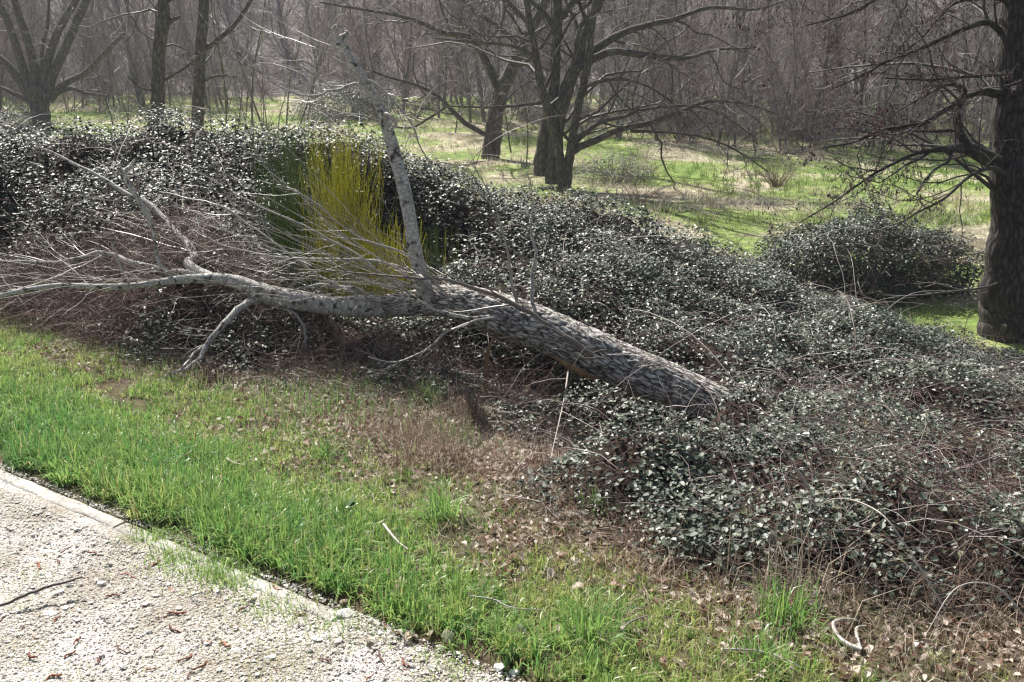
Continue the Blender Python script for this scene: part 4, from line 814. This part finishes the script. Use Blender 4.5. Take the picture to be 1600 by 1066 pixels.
# dock plants
for px, py, lb in [(545,808,'broad leaved green dock plant in the middle of the verge'),(800,1040,'low rosette of green leaves at the gravel edge')]:
    p = hit(px, py); m_ = MB(); n = 9; a = rs.rand(n)*6.283
    leaves(m_, np.stack([.01*np.cos(a), .01*np.sin(a), .02+.02*rs.rand(n)], 1), .032+.016*rs.rand(n), .5, None, 0, True, None, .28, .1); o = m_.build('dock_plant', M['leafgreen']); o.location = p; setp(o, lb, 'plant')
# old straw lying and standing along the verge's outer edge
SB = MB(); n = 60000; t_ = rs.rand(n)*9.5-4; d_ = .2+rs.rand(n)*2.4; x = K0[0]+t_*KT[0]+d_*KN[0]; y = K0[1]+t_*KT[1]+d_*KN[1]; edge = verge_edge(t_)
keep = inview(x, y) & (rs.rand(n) < sm(-.7, .05, d_-edge)*sm(1.5, .6, d_-edge)*(.45+.8*noise(x, y, 5, 81))+.05) & (thk(x, y) < .45)
x, y = x[keep], y[keep]; n = len(x); blades(SB, np.stack([x, y, terr(x, y)], 1), .04+.13*rs.rand(n)**1.5, .0015+.001*rs.rand(n), 1.3, rs.rand(n), 2, 1.0)
o = SB.build('dead_grass', M['straw']); setp(o, 'bleached dead grass between the green verge and the brambles', 'dead grass', kind='stuff')
# leaf litter
def litter_pts(n):
    t_ = rs.rand(n)*9.5-4; d_ = .1+rs.rand(n)*2.5; x = K0[0]+t_*KT[0]+d_*KN[0]; y = K0[1]+t_*KT[1]+d_*KN[1]; edge = verge_edge(t_)
    cl = sm(.5, .66, fbm(x, y, 3.2, 3, 91)); pr = sm(-.25, .08, d_-edge)*(.4+.6*sm(-1, 2.0, t_))+.55*cl*sm(.12, .5, d_/edge)
    k = inview(x, y) & (rs.rand(n) < pr); x, y = x[k], y[k]; return x, y
x, y = litter_pts(48000); n = len(x); LB = MB(); leaves(LB, np.stack([x, y, terr(x, y)+.008+.028*rs.rand(n)], 1), .010+.018*rs.rand(n), .75, None, 0, True, None, .36, .30)
o = LB.build('leaf_litter', M['litter'], smooth=False); setp(o, 'pale and brown dead leaves scattered at the foot of the brambles', 'leaf litter', kind='stuff')
# larger leaves one can pick out
pl = []
for i in range(3):
    m_ = MB(); f = np.linspace(0, 1, 6); V = []
    for a in f:
        wv = .5*math.sin(math.pi*min(1, a*.93+.07))**.8*(1+.25*math.sin(a*19)); cu = .22*math.sin(a*3+i)
        V += [(a-.5, -wv*.75, cu+.24+.1*i), (a-.5, 0, cu), (a-.5, wv*.75, cu+.18)]
    q = [[3*k+c, 3*k+c+1, 3*k+c+4, 3*k+c+3] for k in range(5) for c in (0, 1)]
    m_.add(np.array(V)*.042, np.array(q), .25+.3*i); ob = m_.build('dead_leaf', M['litter']); pl.append(ob)
lf = [(1130,950),(610,905),(630,915),(655,900),(540,950),(575,1010),(618,1000),(640,1008),(672,1000),(1440,1020),(1500,1040),(1545,1050),(1035,1045),(1060,1050),(1275,1000),(1260,1035),(1420,990),(722,898),(735,940),(620,935),(700,1005),(1095,965),(1350,975),(1140,1010),(250,640),(415,800),(1215,1040),(880,880),(900,930),(860,905),(960,925),(1000,940),(1080,940),(1040,920),(760,910),(810,1000),(480,700),(385,620),(430,640),(300,590),(345,735),(130,575),(60,550),(1380,1010),(1180,990),(1300,1045),(1330,1060),(1470,1060)]
for i, (px, py) in enumerate(lf):
    p = hit(px, py); src = pl[i % 3]; o = src if i < 3 else src.copy()
    if i >= 3: COL.objects.link(o)
    o.location = p+np.array([0, 0, .018]); o.rotation_euler = (rs.randn()*.35, rs.randn()*.35, rs.rand()*6.3); s_ = .6+.5*rs.rand(); o.scale = (s_, s_*(.8+.4*rs.rand()), s_)
    z_ = 'lying in the short grass by the end of the edging' if px < 760 and py > 890 else 'lying in the upper part of the green verge' if px < 760 else 'lying in the litter at the bottom right, below the brambles' if px > 1100 else 'lying in the litter strip between grass and hollow'
    setp(o, 'curled tan brown dead leaf '+z_, 'dead leaf', 'dead leaves '+z_)
# gravel
ico = np.array([[0, 0, 1], [.894, 0, .447], [.276, .851, .447], [-.724, .526, .447], [-.724, -.526, .447], [.276, -.851, .447], [.724, .526, -.447], [-.276, .851, -.447], [-.894, 0, -.447], [-.276, -.851, -.447], [.724, -.526, -.447], [0, 0, -1]])
icf = np.array([[0,1,2],[0,2,3],[0,3,4],[0,4,5],[0,5,1],[1,6,2],[2,7,3],[3,8,4],[4,9,5],[5,10,1],[6,7,2],[7,8,3],[8,9,4],[9,10,5],[10,6,1],[6,11,7],[7,11,8],[8,11,9],[9,11,10],[10,11,6]])
octv = np.array([[1,0,0],[0,1,0],[-1,0,0],[0,-1,0],[0,0,1],[0,0,-1.]]); octf = np.array([[0,1,4],[1,2,4],[2,3,4],[3,0,4]])
def stones(mb, C, s, big):
    n = len(C); bv, bf = (ico, icf) if big else (octv, octf); k = len(bv)
    V = bv[None]*(1+.28*rs.randn(n, k, 1)).clip(.5, 1.5)*np.stack([s*(.8+.5*rs.rand(n)), s*(.8+.3*rs.rand(n)), s*(.34+.2*rs.rand(n))], 1)[:, None]
    a = rs.rand(n)*6.283; c, si = np.cos(a)[:, None], np.sin(a)[:, None]; V = np.stack([V[..., 0]*c-V[..., 1]*si, V[..., 0]*si+V[..., 1]*c, V[..., 2]], -1)+C[:, None]
    mb.add(V.reshape(-1, 3), (np.arange(n)[:, None, None]*k+bf[None]).reshape(-1, 3), np.repeat(rs.rand(n), k))
n = 230000; t_ = rs.rand(n)*7-4; d_ = .03-rs.rand(n)**1.2*1.9; x = K0[0]+t_*KT[0]+d_*KN[0]; y = K0[1]+t_*KT[1]+d_*KN[1]
kk = inview(x, y) & (np.abs(d_+.045) > .05*(t_ < 1.9)*(rs.rand(n) < .80+.2*(noise(t_, 0*t_, 2.3, 33) < .62))) & (rs.rand(n) < .45+.55*noise(x, y, 7, 95)); x, y = x[kk], y[kk]; n = len(x); print('gravel', n)
GV = MB(); s_ = .0016+.0042*rs.rand(n)**3; stones(GV, np.stack([x, y, .008+.3*s_+.022*((np.abs(dk(x, y)+.045) < .045) & (tk(x, y) < 2.1))], 1), s_, False)
n = 420; i_ = rs.randint(0, len(x), n); xx, yy = x[i_]+.004, y[i_]; s_ = .005+.007*rs.rand(n)**2.5; stones(GV, np.stack([xx, yy, .008+.3*s_], 1), s_, True)
o = GV.build('gravel', M['pebble'], smooth=False); setp(o, 'pale loose gravel spread over the path', 'gravel', kind='stuff')
for i, (px, py, s_, lb) in enumerate([(372,1022,.019,'white stone on the gravel path, the brighter of a pair near the bottom edge'),(358,1034,.016,'pale flat stone beside the white one near the bottom edge'),(78,963,.022,'flat pale stone on the gravel in the left corner'),(780,1045,.017,'white rounded stone at the ragged edge of gravel and grass'),(803,1052,.014,'smaller whitish stone just right of the rounded one'),(540,965,.028,'flat white slab fragment at the end of the edging'),(560,995,.012,'grey stone below the slab fragment'),(52,1052,.014,'dark grey stone at the left corner by its twin'),(15,1050,.011,'small dark stone at the very corner'),(726,983,.017,'whitish stone half hidden in grass'),(1440,1012,.02,'tan stone in the litter at lower right'),(85,812,.014,'grey stone on the gravel under the edging')]):
    p = hit(px, py); m_ = MB(); v = ico*(1+.18*rs.randn(12, 1)).clip(.7, 1.3)*np.array([1.25, .95, .62])*s_
    m_.add(v, icf, (.15 if 'dark' in lb or 'grey' in lb else .9)); o = m_.build('stone', M['pebble'], smooth=False); o.location = p+np.array([0, 0, s_*.3]); setp(o, lb, 'stone')
# tiny weeds on the gravel
WD = MB(); n = 130000; t_ = rs.rand(n)*7-4; d_ = -rs.rand(n)*1.3; x = K0[0]+t_*KT[0]+d_*KN[0]; y = K0[1]+t_*KT[1]+d_*KN[1]
kk = inview(x, y) & (rs.rand(n) < sm(.5, .68, fbm(x, y, 2.6, 3, 98))*(.3+.7*noise(x, y, 22, 99))) & (d_ < -.1); x, y = x[kk], y[kk]; n = len(x)
blades(WD, np.stack([x, y, .008+0*x], 1), .006+.014*rs.rand(n), np.full(n, .002), 1.3, .02+.25*rs.rand(n), 1); o = WD.build('path_weeds', M['grass']); setp(o, 'sparse yellow green weeds growing through the gravel', 'weeds', kind='stuff')
# reddish fallen catkins
ck = []
for i in range(4):
    n = 7; P_ = np.zeros((n, 3)); P_[:, 0] = np.linspace(-.5, .5, n); P_[:, 1] = .12*np.sin(np.linspace(0, 3+i, n)); P_[:, 2] = .10+.06*np.abs(np.sin(np.linspace(0, 6, n)+i)); P_ *= .05
    m_ = MB(); m_.tubes(P_, (.0017+.0005*i)*np.array([.4, 1.2, .8, 1.3, .8, 1.1, .3]), 6, .2+.25*i); ck.append(m_.build('fallen_catkin', M['catkin']))
sp_ = [(112,935),(290,940),(100,975),(60,1000),(150,990),(300,955),(430,920),(450,860),(130,812),(8,755),(115,940),(35,950),(185,1020),(290,1030),(325,1010),(365,985),(255,1025),(310,1045),(205,1055),(350,1010),(270,990),(250,970),(120,1010),(105,1030),(400,880),(500,885),(395,1030),(470,960),(505,1040),(470,1010),(150,870),(55,895),(30,985),(180,940),(230,950),(268,925),(100,862),(160,1035),(80,1060),(225,1045),(300,1060),(430,1050),(560,1040),(575,1060),(600,1030),(640,1045),(380,960),(330,1040),(20,830),(90,880),(240,890),(560,940),(630,1050),(610,985),(150,1000),(275,960),(5,975),(45,1035),(195,905),(345,930),(420,985)]
for i, (px, py) in enumerate(sp_):
    px += rs.randn()*5; py += rs.randn()*3; p = hit(px, py); src = ck[i % 4]; o = src if i < 4 else src.copy()
    if i >= 4: COL.objects.link(o)
    o.location = p+np.array([0, 0, .006]); o.rotation_euler = (rs.randn()*.1, rs.randn()*.1, rs.rand()*6.3); s_ = .45+.8*rs.rand()**1.5; o.scale = (s_, s_*(.7+1.1*rs.rand()), s_*(.8+.6*rs.rand()))
    setp(o, 'reddish brown fallen catkin curled on the gravel path', 'catkin', 'fallen catkins on the gravel')
# meadow
MG = MB()
def meadow(n, y0, y1, Ls, ws):
    y = y0+(y1-y0)*rs.rand(n)**1.3; x = (rs.rand(n)*2-1)*(y*.56+1.5); d_ = dk(x, y)
    c = fbm(x, y, .5, 3, 101); cc = noise(x, y, 3.2, 102); k = (d_ > 4.6) & (thk(x, y)*(y < 12.3) < .1) & (rs.rand(n) < .3+.7*cc)
    x, y, c, cc = x[k], y[k], c[k], cc[k]; n = len(x)
    pale = sm(.35, .6, noise(x*.4, y, .35, 103))*sm(15, 19, y); r = np.clip(.69+(c-.53)*-3.6+.18*rs.randn(n), 0, 1)*(1-.8*pale)
    hgt = (.5+1.0*cc)*(.7+.6*rs.rand(n)); nb_ = 9; ix = np.repeat(np.arange(n), nb_); m = len(ix); an = rs.rand(m)*6.283; ox, oy = np.cos(an), np.sin(an); rd = Ls*.35*rs.rand(m)
    bx, by = x[ix]+rd*ox, y[ix]+rd*oy
    blades(MG, np.stack([bx, by, terr(bx, by)-.01], 1), Ls*(.4+.8*rs.rand(m))*hgt[ix], ws*(.7+.6*rs.rand(m)), 1.0, np.clip(r[ix]+.1*rs.randn(m), 0, 1), 1, .6, 1.5*np.stack([ox, oy, 0*ox], 1))
meadow(14000, 7.5, 17, .11, .007); meadow(17000, 16, 46, .20, .018)
o = MG.build('meadow_grass', M['meadow']); setp(o, 'rough green and straw coloured grass of the meadow behind the brambles', 'meadow grass', kind='stuff')
# the air
hz = bpy.data.meshes.new('haze'); bb = [(-170, -20, -3), (170, -20, -3), (170, 215, -3), (-170, 215, -3)]; vv = bb+[(a, b, 62) for a, b, c in bb]
hz.from_pydata(vv, [], [(0, 3, 2, 1), (4, 5, 6, 7), (0, 1, 5, 4), (1, 2, 6, 5), (2, 3, 7, 6), (3, 0, 4, 7)]); ho = bpy.data.objects.new('haze', hz); COL.objects.link(ho)
hm_ = bpy.data.materials.new('haze_air'); hm_.use_nodes = True; hn = hm_.node_tree; hn.nodes.remove(hn.nodes['Principled BSDF']); pv = hn.nodes.new('ShaderNodeVolumePrincipled')
pv.inputs['Density'].default_value = .0011; pv.inputs['Color'].default_value = (.90, .91, 1, 1); pv.inputs['Anisotropy'].default_value = .2; hn.links.new(pv.outputs[0], hn.nodes['Material Output'].inputs['Volume']); hz.materials.append(hm_)
setp(ho, 'thin bluish spring haze hanging over the meadow and the wood', 'haze', kind='stuff')
S.cycles.volume_bounces = 0
print('TRIS', TRIS)
